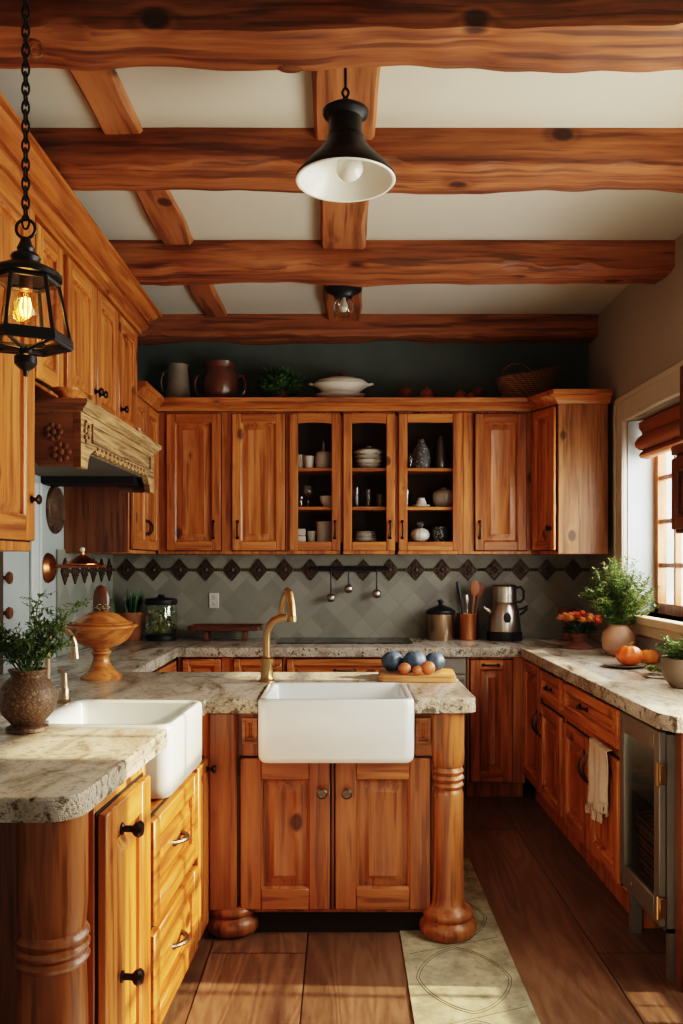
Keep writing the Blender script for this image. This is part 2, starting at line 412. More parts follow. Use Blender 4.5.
# ---- beams
def beam_x(Y0, Y1, z0, z1, x0, x1, seed):
    m = MB(); nx = 90; rings = []
    nz = 4; ny = 5
    for i in range(nx + 1):
        x = x0 + (x1 - x0) * i / nx; ring = []
        chip = max(0, noise.noise(Vector((x * 4.5 + seed, 7, seed))) - .18) * .07
        def off(p, a): return noise.noise(Vector((p[0] * 2.3 + seed, p[1] * 6, p[2] * 6 + seed))) * a
        cs = [(Y0, z0 + (z1 - z0) * k / nz) for k in range(nz, 0, -1)] + [(Y0 + (Y1 - Y0) * k / ny, z0) for k in range(ny)] + [(Y1, z0 + (z1 - z0) * k / nz) for k in range(nz)] + [(Y1, z1)]
        for (y, z) in cs:
            low = 1 if z < z1 - 1e-4 else 0
            dy = off((x, y, z), .020) * low; dz = off((x + 9, y, z), .022) * low
            dz += .010 * noise.noise(Vector((x * 7 + seed, y * 3, 2))) * low
            cy = .004 if (z == z0 and y == Y0) else 0
            ring.append((x, y + dy + cy, z + dz + ((.006 + chip) if cy else 0)))
        rings.append(ring)
    m.loops(rings); return m
for i, (a, b, lab, z0) in enumerate(((2.39, 2.59, 'rough hewn cross beam beside the lantern chain, closest to the viewer', 2.95), (3.21, 3.45, 'rough hewn cross beam passing just behind the hanging dome pendant', 2.95),
                                 (4.33, 4.60, 'rough hewn cross beam in front of the flush globe ceiling light', 2.95), (5.62, 5.83, 'rough hewn cross beam against the dark teal wall above the cabinet-top crockery', 2.95))):
    x1 = XR + (.03 if i < 3 else 0)
    o = beam_x(a, b, z0, ZC + .005, XL, XR, 3.7 * i).build('ceiling_beam', BEAMX, angle=24); tag(o, lab, 'beam', 'cross beams of the ceiling', 'thing')
    if i == 0:
        kn = MB(); kn.sphere((-.155, 2.58, 2.955), .045, scale=(1, .6, .35)); k = kn.build('knot', DKH, o); k['label'] = 'dark round knot under the beam'
def beam_y(x0, x1, lab, seed, zb):
    m = MB(); rings = []
    for i in range(101):
        y = 1.6 + (YB - 1.6) * i / 100
        def o(k, a): return noise.noise(Vector((y * 2.1 + seed, k * 3.3, seed))) * a
        rings.append([(x0 + o(1, .008), y, ZC), (x0 + o(2, .02), y, zb + .012), (x0 + .012 + o(2, .02), y, zb + o(3, .006)), (x1 - .012 + o(4, .03), y, zb + o(5, .006)), (x1 + o(4, .03), y, zb + .012), (x1 + o(6, .008), y, ZC)])
    m.loops(rings)
    tag(m.build('ceiling_beam', BEAMY, angle=30), lab, 'beam', 'lengthwise ceiling beams', 'thing')
beam_y(-.10, .125, 'broad lengthwise ceiling beam that carries the dome pendant', 5, 3.045)
beam_y(-.91, -.755, 'narrow lengthwise ceiling beam directly above the hanging lantern', 11, 3.066)
hk = MB(); hk.lathe([(.018, 0), (.018, -.006), (.006, -.010)], (-.885, 2.46, 2.952), 16); hk.tube([(-.885 + .018 * math.cos(t * PI / 6), 2.46, 2.928 + .018 * math.sin(t * PI / 6)) for t in range(12)], .004, 6, closed=True)
single(hk, 'ceiling_hook', BRASS, 'small brass ring hook screwed into the beam by the chain', 'hook')

# ------------------------------------------------------------------ cabinet kit
def rect_ring(x0, x1, z0, z1, y, inset):
    return [(x0 + inset, y, z0 + inset), (x1 - inset, y, z0 + inset), (x1 - inset, y, z1 - inset), (x0 + inset, y, z1 - inset)]
def front(parent, x0, x1, z0, z1, name='door', sw=.058, t=.024, gap=.005, kind='panel', arch=0, mats=None, y=0.0):
    m = MB(); m.M = Matrix.Translation((0, y, 0))
    V, H, G = 0, (0 if name == 'drawer' else 1), 2
    rw = min(sw, (z1 - z0) * .28)
    if kind != 'glass': m.box(x0 - gap, x1 + gap, -.004, -.0005, z0 - gap, z1 + gap, G)  # dark plate behind the front, painting a shadow line around it
    m.box(x0, x0 + sw, -t, -.004, z0, z1, V, .004); m.box(x1 - sw, x1, -t, -.004, z0, z1, V, .004)
    m.box(x0 + sw, x1 - sw, -t + .0005, -.004, z0, z0 + rw, H, .003)
    if arch:
        n = 10; poly = [(x0 + sw, z1), (x1 - sw, z1)]
        for k in range(n + 1):
            u = 1 - k / n; poly.append((x0 + sw + (x1 - x0 - 2 * sw) * u, z1 - rw - arch + arch * (1 - abs(2 * u - 1) ** 1.6)))
        m.prism(poly, -t + .0005, -.004, 'y', H)
    else: m.box(x0 + sw, x1 - sw, -t + .0005, -.004, z1 - rw, z1, H, .003)
    a0, a1, b0, b1 = x0 + sw, x1 - sw, z0 + rw, z1 - rw
    if kind == 'panel':
        k = min(1, (b1 - b0) / .16, (a1 - a0) / .13)
        rs = [(-.001, -t + .001), (.007, -t + .007), (.009, -t + .019), (.019, -t + .019), (.019 + .03 * k, -t + .004), (.022 + .03 * k, -t + .0055)]
        m.loops([rect_ring(a0, a1, b0, b1, yy, i) for i, yy in rs], V, False, True)
    else:
        m.loops([rect_ring(a0, a1, b0, b1, yy, i) for i, yy in ((0, -t + .003), (-.001, -.004))], V, False, False)
    d = m.build(name, mats or ([WH, WH, GAP] if name == 'drawer' else [WV, WH, GAP]), parent)
    if kind == 'glass':
        g = MB(); g.box(a0 - .004, a1 + .004, y - .012, y - .008, b0 - .004, b1 + .004 + arch * 0); g.build('pane', GLASS, d)
    return d
def bow(parent, x, z, vert=True, L=.10, y=-.024, r=.0045, mat=None, out=.028):
    m = MB(); pts = []
    for k in range(13):
        t = k / 12; u = (t - .5) * L; h = out * math.sin(PI * t) ** .6
        pts.append((x, y - h, z + u) if vert else (x + u, y - h, z))
    m.tube(pts, [r * (1.5 if k in (0, 12) else 1 + .3 * math.sin(PI * k / 12)) for k in range(13)], 8)
    for s_ in (-.5, .5):
        c = (x, y, z + s_ * L) if vert else (x + s_ * L, y, z)
        m.lathe([(.011, 0), (.011, .004), (.006, .008)], c, 12, axis='-y')
    return m.build('handle', mat or BRONZE, parent)
def knob(parent, x, z, y=-.024, r=.016, mat=None, L=.026):
    m = MB(); m.lathe([(r * .7, 0), (r * .7, .004), (r * .4, .007), (r * .4, L * .5), (r * .9, L * .68), (r, L * .85), (r * .75, L), (0, L * 1.02)], (x, y, z), 16, axis='-y')
    return m.build('knob', mat or BRONZE, parent)
def body(parent, boxes, mat=None, name='carcass', bev=.003):
    m = MB()
    for b in boxes: m.box(*b, bev=bev)
    return m.build(name, mat or WV, parent)

# ---- upper cabinets on the back wall
ZU0, ZU1, FY = 1.50, 2.43, 5.55
def wx(px, s=153.15): return (px - 341.5) / s
DPT = YB - FY - .012
xa, xb, xc, xd = wx(158), wx(287.5), wx(463), wx(532)
c = thing('wall_cabinet', 'honey pine wall cabinet with two solid doors next to the glass-fronted cabinet', 'cabinet', (xa, FY, 0))
body(c, [(0, xb - xa - .001, 0, DPT, ZU0, ZU1)])
for p0, p1, hx in ((167, 221, 214), (232.5, 285, 238)):
    d = front(c, wx(p0) - xa, wx(p1) - xa, 1.525, 2.415); bow(d, wx(hx) - xa, 1.66, True, .105)
c = thing('glass_cabinet', 'honey pine wall cabinet with three glazed doors showing crockery', 'cabinet', (xb, FY, 0)); W = xc - xb
body(c, [(0, .03, .0, DPT, ZU0, ZU1), (W - .03, W - .001, 0, DPT, ZU0, ZU1), (.03, W - .03, 0, DPT, ZU0, ZU0 + .08), (.03, W - .03, 0, DPT, ZU1 - .03, ZU1),
         (wx(341.8) - xb - .012, wx(341.8) - xb + .012, 0, DPT, ZU0, ZU1), (wx(396.5) - xb - .014, wx(396.5) - xb + .014, 0, DPT, ZU0, ZU1)])
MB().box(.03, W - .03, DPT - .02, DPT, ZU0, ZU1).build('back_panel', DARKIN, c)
SHZ = (2.066, 1.812)
for z in SHZ: MB().box(.03, W - .03, .012, DPT - .02, z - .022, z, bev=.002).build('shelf', WH, c)
for (p0, p1, hx, ar) in ((289.5, 340.3, 335, .007), (343.3, 394.8, 390, .007), (398.5, 461, 402, 0)):
    d = front(c, wx(p0) - xb, wx(p1) - xb, 1.525, 2.415, kind='glass', sw=.057, arch=ar); bow(d, wx(hx) - xb, 1.66, True, .105)
c = thing('wall_cabinet', 'honey pine wall cabinet with a single solid door between the glazed doors and the corner', 'cabinet', (xc, FY, 0))
body(c, [(0, xd - xc - .001, 0, DPT, ZU0, ZU1)])
d = front(c, wx(474.5) - xc, wx(526) - xc, 1.525, 2.415); bow(d, wx(479) - xc, 1.66, True, .105)
# corner unit: angled door, broad end panel
c = thing('corner_cabinet', 'corner wall cabinet with an angled door and a broad plain end panel by the window', 'cabinet', (xd, FY, 0))
ax, ay = 1.345 - xd, 5.28 - FY
m = MB(); m.prism([(.001, 0), (ax, ay), (1.655 - xd, ay), (1.655 - xd, YB - .012 - FY), (.001, YB - .012 - FY)], ZU0, ZU1)
m.build('carcass', WV, c)
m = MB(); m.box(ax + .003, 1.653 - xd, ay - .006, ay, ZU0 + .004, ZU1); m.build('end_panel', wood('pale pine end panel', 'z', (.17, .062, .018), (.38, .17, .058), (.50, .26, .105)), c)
ln = math.hypot(ax, ay)
d = front(c, .02, ln - .012, 1.525, 2.415, sw=.05); d.rotation_euler = (0, 0, math.atan2(ay, ax)); d.location = (0, 0, 0)
knob(d, ln - .05, 1.66, r=.02)
# ---- left far bank
c = thing('wall_cabinet', 'two-door wall cabinet in the corner past the carved range hood', 'cabinet', (-1.21, 4.84, 0), PI / 2)
body(c, [(0, .70, 0, .368, ZU0, ZU1)], WV)
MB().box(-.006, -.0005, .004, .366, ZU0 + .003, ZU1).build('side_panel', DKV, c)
d = front(c, .012, .345, 1.525, 2.415); bow(d, .32, 1.66, True, .08, mat=BRONZE)
d = front(c, .355, .685, 1.525, 2.415); bow(d, .38, 1.66, True, .08)
m = MB(); m.sweep([(-1.21, 4.985), (-1.21, 5.55), (xd, 5.55), (1.345, 5.28), (1.665, 5.28)],
                  [(0, 2.432), (.014, 2.432), (.018, 2.445), (.03, 2.455), (.045, 2.475), (.062, 2.485), (.066, 2.5), (.066, 2.512), (-.28, 2.512), (-.28, 2.5), (0, 2.5)])
tag(m.build('crown_moulding', WH), 'long honey pine crown topping the back wall cabinets, crockery standing on it', 'moulding', kind='thing')
# ---- left high bank
c = thing('wall_cabinet', 'row of short upper cabinet doors directly above the carved range hood', 'cabinet', (-1.21, 3.30, 0), PI / 2)
body(c, [(0, 1.66, 0, .368, 2.15, 2.789)], WV)
for i, (x0, x1) in enumerate(((.015, .33), (.385, .82), (.835, 1.225), (1.24, 1.64))):
    d = front(c, x0, x1, 2.17, 2.78, sw=.07)
    if i: knob(d, (x1 - .03) if i == 1 else (x0 + .028), 2.27, r=.02, L=.04)
c = thing('tall_cabinet', 'tall honey pine wall cabinet beside the hanging lantern, door reaching down below the hood', 'cabinet', (-1.19, 2.15, 0), PI / 2)
body(c, [(0, 1.105, 0, .388, 1.49, 2.789)], WV)
d = front(c, .02, .53, 1.53, 2.78, sw=.09)
d = front(c, .545, 1.085, 1.53, 2.78, sw=.09); knob(d, 1.045, 1.685, r=.02, L=.036)
m = MB(); m.sweep([(-1.20, 1.9), (-1.20, 4.985), (-1.575, 4.985)],
                  [(0, 2.79), (.022, 2.79), (.022, 2.812), (.034, 2.816), (.050, 2.828), (.056, 2.846), (.046, 2.862), (.060, 2.866), (.060, 2.876), (.074, 2.884), (.094, 2.902), (.104, 2.918), (.122, 2.922), (.122, 2.938), (-.3, 2.938), (-.3, 2.79)])
tag(m.build('crown_moulding', WY), 'thick stepped crown topping the high cabinets above the hood', 'moulding', kind='thing')

# ---- range hood
def shade_near(o):  # hood faces toward the camera get darker wood, shade put into the colour
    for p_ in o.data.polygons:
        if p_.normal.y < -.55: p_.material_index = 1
h = thing('range_hood', 'carved weathered wood range hood mantel below the short cabinet doors', 'range hood', (XL + .002, 3.36, 0))
HL, HD = 1.30, .548
scal = [(0, 2.045), (0, 1.825), (.085, 1.825), (.10, 1.865), (.13, 1.895), (.17, 1.91)]
for k in range(13):
    u = .20 + (HL - .40) * k / 12; scal += [(u, 1.918 - .004 * (k % 2)), (u + (HL - .4) / 30, 1.900)]
scal += [(HL - .15, 1.895), (HL - .10, 1.865), (HL - .085, 1.825), (HL, 1.825), (HL, 2.045)]
m = MB(); m.prism(scal, HD - .03, HD, 'x')
m.box(HD, HD + .008, .14, HL - .10, 1.94, 1.946); m.box(HD, HD + .008, .14, HL - .10, 2.012, 2.018)
m.box(HD, HD + .008, .14, .146, 1.94, 2.018); m.box(HD, HD + .008, HL - .106, HL - .10, 1.94, 2.018)
for cz, cr in ((1.975, .04), ):
    for k in range(10):
        a = 2 * PI * k / 10; m.sphere((HD + .002, .07 + .030 * math.cos(a), cz + .04 * math.sin(a)), .011, seg=8, rin=5)
    m.sphere((HD + .002, .07, cz), .016, seg=8, rin=5)
for k in range(14): m.sphere((HD + .001, .2 + (HL - .4) * (k + .5) / 14, 1.926), .012, seg=8, rin=4, scale=(.8, 1.5, .8))
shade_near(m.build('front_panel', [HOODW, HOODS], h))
side = [(0, 2.045), (0, 1.885), (.30, 1.885), (.345, 1.875), (.38, 1.83), (HD - .031, 1.83), (HD - .031, 2.045)]
for y0, lab in ((0, 0), (HL - .03, 1)):
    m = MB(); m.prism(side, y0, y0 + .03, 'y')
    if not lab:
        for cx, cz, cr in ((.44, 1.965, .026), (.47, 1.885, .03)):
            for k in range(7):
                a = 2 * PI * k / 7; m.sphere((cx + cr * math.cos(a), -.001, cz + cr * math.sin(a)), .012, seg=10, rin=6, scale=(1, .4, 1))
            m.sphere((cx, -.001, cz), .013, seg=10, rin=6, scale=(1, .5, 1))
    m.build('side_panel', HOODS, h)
m = MB(); m.sweep([(0, -.001), (HD, -.001), (HD, HL + .001), (0, HL + .001)], [(.0, 2.045), (.010, 2.045), (.014, 2.055), (.03, 2.066), (.036, 2.074), (.036, 2.090), (-.02, 2.090), (-.02, 2.045)])
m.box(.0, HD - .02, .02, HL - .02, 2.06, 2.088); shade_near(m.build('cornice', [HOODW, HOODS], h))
MB().box(.0, HD - .032, .032, HL - .032, 1.90, 1.93).build('soffit', plain('grey soffit', (.14, .12, .10), .7), h)
MB().box(.0, HD - .06, HL - .2, HL - .035, 1.86, 1.90).build('filter_slot', BLACKM, h)
single(MB().lathe([(.05, 0), (.05, .008), (.03, .014), (.035, .024), (.055, .04), (.058, .05), (.03, .052)], seg=20), 'wooden_cup', WV, 'little turned wooden cup on the near corner of the hood top', 'cup', (-1.10, 3.40, 2.0905))
single(MB().lathe([(.022, 0), (.036, .02), (.036, .04), (.022, .058), (.024, .066), (.012, .066)], seg=18), 'small_jar', BROWNC, 'small dark round jar on the far end of the hood top', 'jar', (-1.125, 4.42, 2.0905))
single(MB().lathe([(.018, 0), (.022, .01), (.02, .05), (.012, .062), (.014, .07), (.004, .072)], seg=18), 'small_jar', TERRAP, 'tiny pale pink jar beside the dark round jar on the hood', 'jar', (-1.08, 4.52, 2.0905))

# ---- near wall cabinet at the right edge
c = thing('wall_cabinet', 'dark hanging cabinet with a moulded ledge in front of the window', 'cabinet', (1.352, 3.44, 0), -PI / 2)
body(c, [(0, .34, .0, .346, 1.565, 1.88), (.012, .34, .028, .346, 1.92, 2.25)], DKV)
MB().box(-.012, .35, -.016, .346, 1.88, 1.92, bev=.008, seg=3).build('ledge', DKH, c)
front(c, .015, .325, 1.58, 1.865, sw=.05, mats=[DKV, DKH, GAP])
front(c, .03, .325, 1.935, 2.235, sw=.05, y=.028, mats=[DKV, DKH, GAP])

# ------------------------------------------------------------------ worktop
ANG = R(90) - math.atan(.0519)
def F(Y): return -.605 + (Y - 1.95) * .0519
def E(Y): return F(Y) + .026
ZT = .93
out = []
for k in range(7):
    a = R(-90 + 90 * k / 6); out.append((E(1.95) - .08 + .08 * math.cos(a), 1.95 + .08 * math.sin(a)))
def lw(u, v):  # a point along the skewed run: u from its near end, v into the run
    o = Vector((F(2.06), 2.06)); d = Vector((.0518, .99866)); n_ = Vector((-.99866, .0518))
    return o + d * u + n_ * v
SU0, SU1, SV0, SV1 = .600, 1.105, -.032, .455
q = [lw(SU0 - .003, -.026), lw(SU0 - .003, SV1 + .003), lw(SU1 + .003, SV1 + .003), lw(SU1 + .003, -.026)]
out += [tuple(p) for p in q]
out += [(E(3.225), 3.225), (-.318, 3.225), (-.318, 3.633), (.278, 3.633), (.278, 3.225)]
for k in range(5):
    a = R(-90 + 90 * k / 4); out.append((.46 + .06 * math.cos(a), 3.285 + .06 * math.sin(a)))
for k in range(5):
    a = R(90 * k / 4); out.append((.46 + .06 * math.cos(a), 3.97 + .06 * math.sin(a)))
out += [(-.99, 4.03), (-.99, 5.145), (1.085, 5.145), (1.085, 2.93), (1.125, 2.85), (XR - .002, 2.85), (XR - .002, YB - .014), (XL + .012, YB - .014), (XL + .012, 1.87)]
m = MB(); lo = []
n_ = len(out)
# resample sides so the chiselled edge can wander
pts = []
for i in range(n_):
    a, b = Vector(out[i]), Vector(out[(i + 1) % n_]); k = max(1, int((b - a).length / .03))
    for j in range(k): pts.append(a.lerp(b, j / k))
cen = []
for i, p in enumerate(pts):
    t = (pts[(i + 1) % len(pts)] - pts[i - 1]).normalized(); nn = Vector((t.y, -t.x))
    cen.append((p, nn))
rings = []
for z, ins in ((ZT - .056, .006), (ZT - .054, .0), (ZT - .038, 0), (ZT - .02, 0), (ZT - .006, 0), (ZT - .0012, .003), (ZT, .007)):
    r_ = []
    for p, nn in cen:
        w = noise.noise(Vector((p.x * 26, p.y * 26, z * 60))) * .0035 if ZT - .055 < z < ZT - .004 else 0
        q_ = p - nn * (ins + .002 - w); r_.append((q_.x, q_.y, z))
    rings.append(r_)
m.loops(rings, 1, False, False)
from mathutils.geometry import tessellate_polygon
for r_ in (rings[0], rings[-1]):
    vs = [m.v(p) for p in r_]
    for tri in tessellate_polygon([[Vector((p[0], p[1], 0)) for p in r_]]): m.f([vs[i] for i in tri], 0)
bmesh.ops.remove_doubles(m.bm, verts=m.bm.verts, dist=1e-5)
tag(m.build('worktop', [GRAN, GRANE]), 'continuous cream and brown granite worktop with a chiselled edge', 'worktop')

# ------------------------------------------------------------------ sinks
def sink(name, label, x0, x1, y0, y1, ztop, H, loc, rz, rad=.045):
    t = thing(name, label, 'sink', loc, rz); m = MB()
    lev = [(.03, 0), (.010, .004), (.002, .016), (0, .03), (0, H - .014), (.003, H - .005), (.009, H), (.022, H), (.028, H - .003), (.032, H - .010), (.040, .055), (.055, .035), (.085, .028)]
    m.loops([[(x, y, ztop - H + z) for x, y in rrect(x0 + i, x1 - i, y0 + i, y1 - i, max(rad - i * .5, .012), 6)] for i, z in lev])
    m.build('basin', WHITE, t)
    cx, cy = (x0 + x1) / 2, (y0 + y1) / 2
    MB().lathe([(.034, 0), (.034, .003), (.02, .003), (.018, .001)], (cx, cy, ztop - H + .028), 20).build('drain', STEEL, t)
    return t
sink('farmhouse_sink', 'white apron-front sink set into the peninsula above two pine doors', -.315, .275, 0, .465, .937, .242, (0, 3.165, 0), 0)
o2 = lw(0, 0)
ls = sink('farmhouse_sink', 'white apron-front sink beside the round brown vase, above the sunlit drawers', SU0, SU1, SV0, SV1, .937, .235, (o2.x, o2.y, 0), ANG)
m = MB(); m.tube([(SU0 + .10, SV1 - .05, .885), (SU0 + .10, SV1 - .05, .93)], .011, 12); m.build('overflow_plug', plain('grey rubber', (.16, .17, .17), .5), ls)

# ------------------------------------------------------------------ left near run (skewed a little)
def turned(rz_):  # (radius, height) with a triple ring group
    return rz_
c = thing('base_cabinet', 'end base cabinet with one narrow two-knob door and a turned corner post', 'cabinet', (o2.x, o2.y, 0), ANG)
body(c, [(0, .412, 0, .88, .04, .872)], WV)
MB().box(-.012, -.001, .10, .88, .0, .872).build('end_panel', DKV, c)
d = front(c, .008, .398, .06, .835, sw=.085, t=.028)
for z in (.765, .385): knob(d, .125, z, y=-.028, r=.022, L=.055)
m = MB(); r0 = .080
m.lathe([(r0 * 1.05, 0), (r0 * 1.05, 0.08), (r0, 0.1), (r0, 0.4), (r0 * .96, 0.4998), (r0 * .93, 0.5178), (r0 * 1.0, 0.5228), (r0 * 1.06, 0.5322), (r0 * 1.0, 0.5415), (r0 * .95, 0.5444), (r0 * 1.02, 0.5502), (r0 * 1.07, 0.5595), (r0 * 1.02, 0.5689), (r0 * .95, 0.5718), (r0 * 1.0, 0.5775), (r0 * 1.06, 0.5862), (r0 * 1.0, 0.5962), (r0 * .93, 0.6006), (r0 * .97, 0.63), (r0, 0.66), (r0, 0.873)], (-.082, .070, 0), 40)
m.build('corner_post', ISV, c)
c = thing('base_cabinet', 'base cabinet with two wide sunlit drawers under the side sink', 'cabinet', (o2.x, o2.y, 0), ANG)
body(c, [(.414, 1.03, 0, .88, .04, .695), (.414, .44, .0, .88, .695, .872)], WV)
for z0, z1 in ((.385, .690), (.055, .355)):
    d = front(c, .432, 1.012, z0, z1, 'drawer', sw=.062, t=.03); bow(d, .722, (z0 + z1) / 2 + .012, False, .115, y=-.016, r=.007, mat=PEWTER, out=.04)
c = thing('base_cabinet', 'slim one-door base cabinet tucked between the sunlit drawers and the peninsula', 'cabinet', (o2.x, o2.y, 0), ANG)
body(c, [(1.031, 1.228, 0, .88, .04, .695), (1.112, 1.228, 0, .45, .695, .872)], WV)
d = front(c, 1.045, 1.222, .06, .697, sw=.045); knob(d, 1.185, .66, r=.016, L=.035)

# ------------------------------------------------------------------ peninsula
c = thing('kitchen_peninsula', 'pine peninsula cabinet with a turned post holding the central white sink', 'cabinet', (0, 3.31, 0))
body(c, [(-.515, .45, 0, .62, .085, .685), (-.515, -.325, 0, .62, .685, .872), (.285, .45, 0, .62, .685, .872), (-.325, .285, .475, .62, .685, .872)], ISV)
MB().box(-.50, .44, .02, .06, .0, .085).build('plinth', GAP, c)
for x0, x1, kx in ((-.392, -.044, -.075), (-.024, .345, .008)):
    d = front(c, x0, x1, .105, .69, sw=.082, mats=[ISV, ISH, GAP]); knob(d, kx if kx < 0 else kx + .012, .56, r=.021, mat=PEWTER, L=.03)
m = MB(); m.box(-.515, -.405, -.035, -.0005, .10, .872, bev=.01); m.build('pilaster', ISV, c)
for x0, x1 in ((-.385, -.328), (.288, .345)):
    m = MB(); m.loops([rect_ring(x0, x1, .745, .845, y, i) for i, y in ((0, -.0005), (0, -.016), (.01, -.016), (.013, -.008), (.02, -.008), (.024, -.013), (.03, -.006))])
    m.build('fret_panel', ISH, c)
foot = [(.098, 0), (.108, .012), (.112, .03), (.108, .048), (.094, .060), (.088, .066), (.096, .074), (.098, .085), (.092, .098), (.078, .106)]
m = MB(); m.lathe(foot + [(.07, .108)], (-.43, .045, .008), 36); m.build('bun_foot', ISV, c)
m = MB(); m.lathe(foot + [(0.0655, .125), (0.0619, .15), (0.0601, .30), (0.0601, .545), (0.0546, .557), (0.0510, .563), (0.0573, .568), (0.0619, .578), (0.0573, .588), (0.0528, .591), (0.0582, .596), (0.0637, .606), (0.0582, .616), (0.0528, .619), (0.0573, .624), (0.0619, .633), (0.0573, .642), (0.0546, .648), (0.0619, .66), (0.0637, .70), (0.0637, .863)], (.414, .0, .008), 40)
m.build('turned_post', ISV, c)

# ------------------------------------------------------------------ left back run, back run, right run
c = thing('base_cabinet', 'low base cabinet run under the worktop behind the amber wooden urn', 'cabinet', (-1.02, 4.05, 0), PI / 2)
body(c, [(0, 1.12, 0, .55, .10, .872), (0, 1.12, .06, .55, 0, .10)])
for x0, x1 in ((.02, .54), (.56, 1.09)):
    d = front(c, x0, x1, .69, .855, 'drawer', sw=.045); front(c, x0, x1, .12, .67)
BY = 5.185
def bx_(px): return (px - 341.5) / 163.9
c = thing('base_cabinet', 'back-wall base cabinet with drawers below the black cooktop', 'cabinet', (0, BY, 0))
body(c, [(-1.0, .575, 0, .63, .10, .872), (-1.0, .575, .06, .63, 0, .10)])
for i, (p0, p1) in enumerate(((183, 221), (234, 282), (287, 428))):
    d = front(c, bx_(p0), bx_(p1), .70, .86, 'drawer', sw=.04)
    if i == 1: knob(d, bx_(262), .78)
    if i == 2: bow(d, bx_(345), .79, False, .12)
    if i < 2: d = front(c, bx_(p0), bx_(p1), .12, .68); knob(d, bx_(p1) - .03, .6)
    else:
        for a, b in ((bx_(p0), bx_(356)), (bx_(359), bx_(p1))): d = front(c, a, b, .12, .68); knob(d, b - .03, .6)
c = thing('dishwasher', 'grey metal dishwasher door partly hidden behind the peninsula', 'dishwasher', (0, BY, 0))
MB().box(.58, .762, -.002, .6, .10, .872, bev=.003).box(.585, .757, .05, .55, 0, .10).build('housing', COOLER, c)
d = MB().box(.588, .755, -.02, -.003, .12, .76, bev=.004).build('door', COOLER, c); MB().tube([(.60, -.035, .74), (.745, -.035, .74)], .006, 8).box(.605, .613, -.035, -.02, .736, .744).box(.732, .74, -.035, -.02, .736, .744).build('handle', STEEL, d)
MB().box(.588, .755, -.018, -.003, .77, .865, bev=.003).build('control_panel', COOLER, c)
c = thing('base_cabinet', 'narrow one-door base cabinet in the corner next to the dishwasher', 'cabinet', (0, BY, 0))
body(c, [(.766, 1.12, 0, .63, .10, .872), (.766, 1.12, .06, .63, 0, .10)])
d = front(c, bx_(470), bx_(512), .115, .855); bow(d, bx_(490), .825, False, .09)
XF = 1.122
def ry(px, X=XF): return BY - FPX * X / (px - 341.5)      # distance from the corner of a front seen at px
c = thing('base_cabinet', 'corner base cabinet with one tall door, one short door and a small drawer', 'cabinet', (XF, BY, 0), -PI / 2)
e = ry(566)
body(c, [(.001, e - .002, 0, .55, .15, .872), (.001, e - .002, .06, .55, 0, .15)])
d = front(c, .03, .44, .165, .86); bow(d, .41, .55, True, .12)
d = front(c, .475, e - .03, .165, .665); bow(d, .505, .55, True, .12)
d = front(c, .475, e - .03, .70, .855, 'drawer', sw=.045); bow(d, (.475 + e - .03) / 2, .78, False, .10)
g = ry(625.5)
c = thing('base_cabinet', 'base cabinet with one wide drawer over two doors, linen towel hanging on it', 'cabinet', (XF, BY, 0), -PI / 2)
body(c, [(e, g - .002, 0, .55, .15, .872), (e, g - .002, .06, .55, 0, .15)])
md = (e + g) / 2
d = front(c, e + .03, md - .004, .165, .655); bow(d, md - .035, .53, True, .12)
d = front(c, md + .004, g - .03, .165, .655); bow(d, md + .035, .53, True, .12)
d = front(c, e + .03, g - .03, .70, .855, 'drawer', sw=.045); bow(d, md - .05, .79, False, .11)
# rail + towel
tw = MB(); n = 14
def towel_pt(u, z, k): return (u + .010 * math.sin(z * 30 + k), -.047 - .010 * math.sin(u * 60 + k) * min(1, (.70 - z) * 8) - .004 * math.sin(z * 20), z)
for (u0, u1, zb, k) in ((1.50, 1.665, .40, 0), (1.655, 1.765, .46, 1.2)):
    rows = []
    for j in range(15):
        z = .688 - (.688 - zb) * j / 14
        rows.append([Vector(towel_pt(u0 + (u1 - u0) * i / 12, z, k)) + Vector((0, -.006 * k, 0)) for i in range(13)])
    top = [Vector((p.x, -.034, .694)) for p in rows[0]]; rows = [top] + rows
    tw.loops(rows, 0, closed=False)
    for i in range(26):
        u = u0 + (u1 - u0) * i / 25; p = Vector(towel_pt(u, zb, k)) + Vector((0, -.006 * k, 0))
        tw.tube([p, p + Vector((random.uniform(-.004, .004), random.uniform(-.003, .003), -.018)), p + Vector((random.uniform(-.008, .008), -.002, -.036))], .0018, 5)
t = tw.build('dish_towel', LINEN); t.location = (XF, BY, 0); t.rotation_euler = (0, 0, -PI / 2)
md_ = t.modifiers.new('thick', 'SOLIDIFY'); md_.thickness = .004
tag(t, 'beige linen towel with fringed ends hanging on the base cabinet doors', 'towel')
# wine cooler
c = thing('wine_cooler', 'grey glass-door cooler under the end of the worktop', 'cooler', (XF, BY, 0), -PI / 2)
k0, k1 = g + .005, BY - 2.93
m = MB()
m.box(k0, k0 + .012, 0, .54, .17, .868); m.box(k1 - .012, k1, 0, .54, .17, .868); m.box(k0, k1, .52, .54, .17, .868); m.box(k0, k1, 0, .54, .17, .185); m.box(k0, k1, 0, .54, .855, .868)
m.build('housing', COOLER, c)
m = MB(); z0, z1 = .19, .862
m.box(k0 + .002, k0 + .055, -.026, -.002, z0, z1, bev=.003); m.box(k1 - .055, k1 - .002, -.026, -.002, z0, z1, bev=.003); m.box(k0 + .055, k1 - .055, -.026, -.002, z0, z0 + .085, bev=.003); m.box(k0 + .055, k1 - .055, -.026, -.002, z1 - .075, z1, bev=.003)
d = m.build('door', COOLER, c); MB().box(k0 + .05, k1 - .05, -.016, -.010, z0 + .08, z1 - .07).build('pane', GLASSD, d)
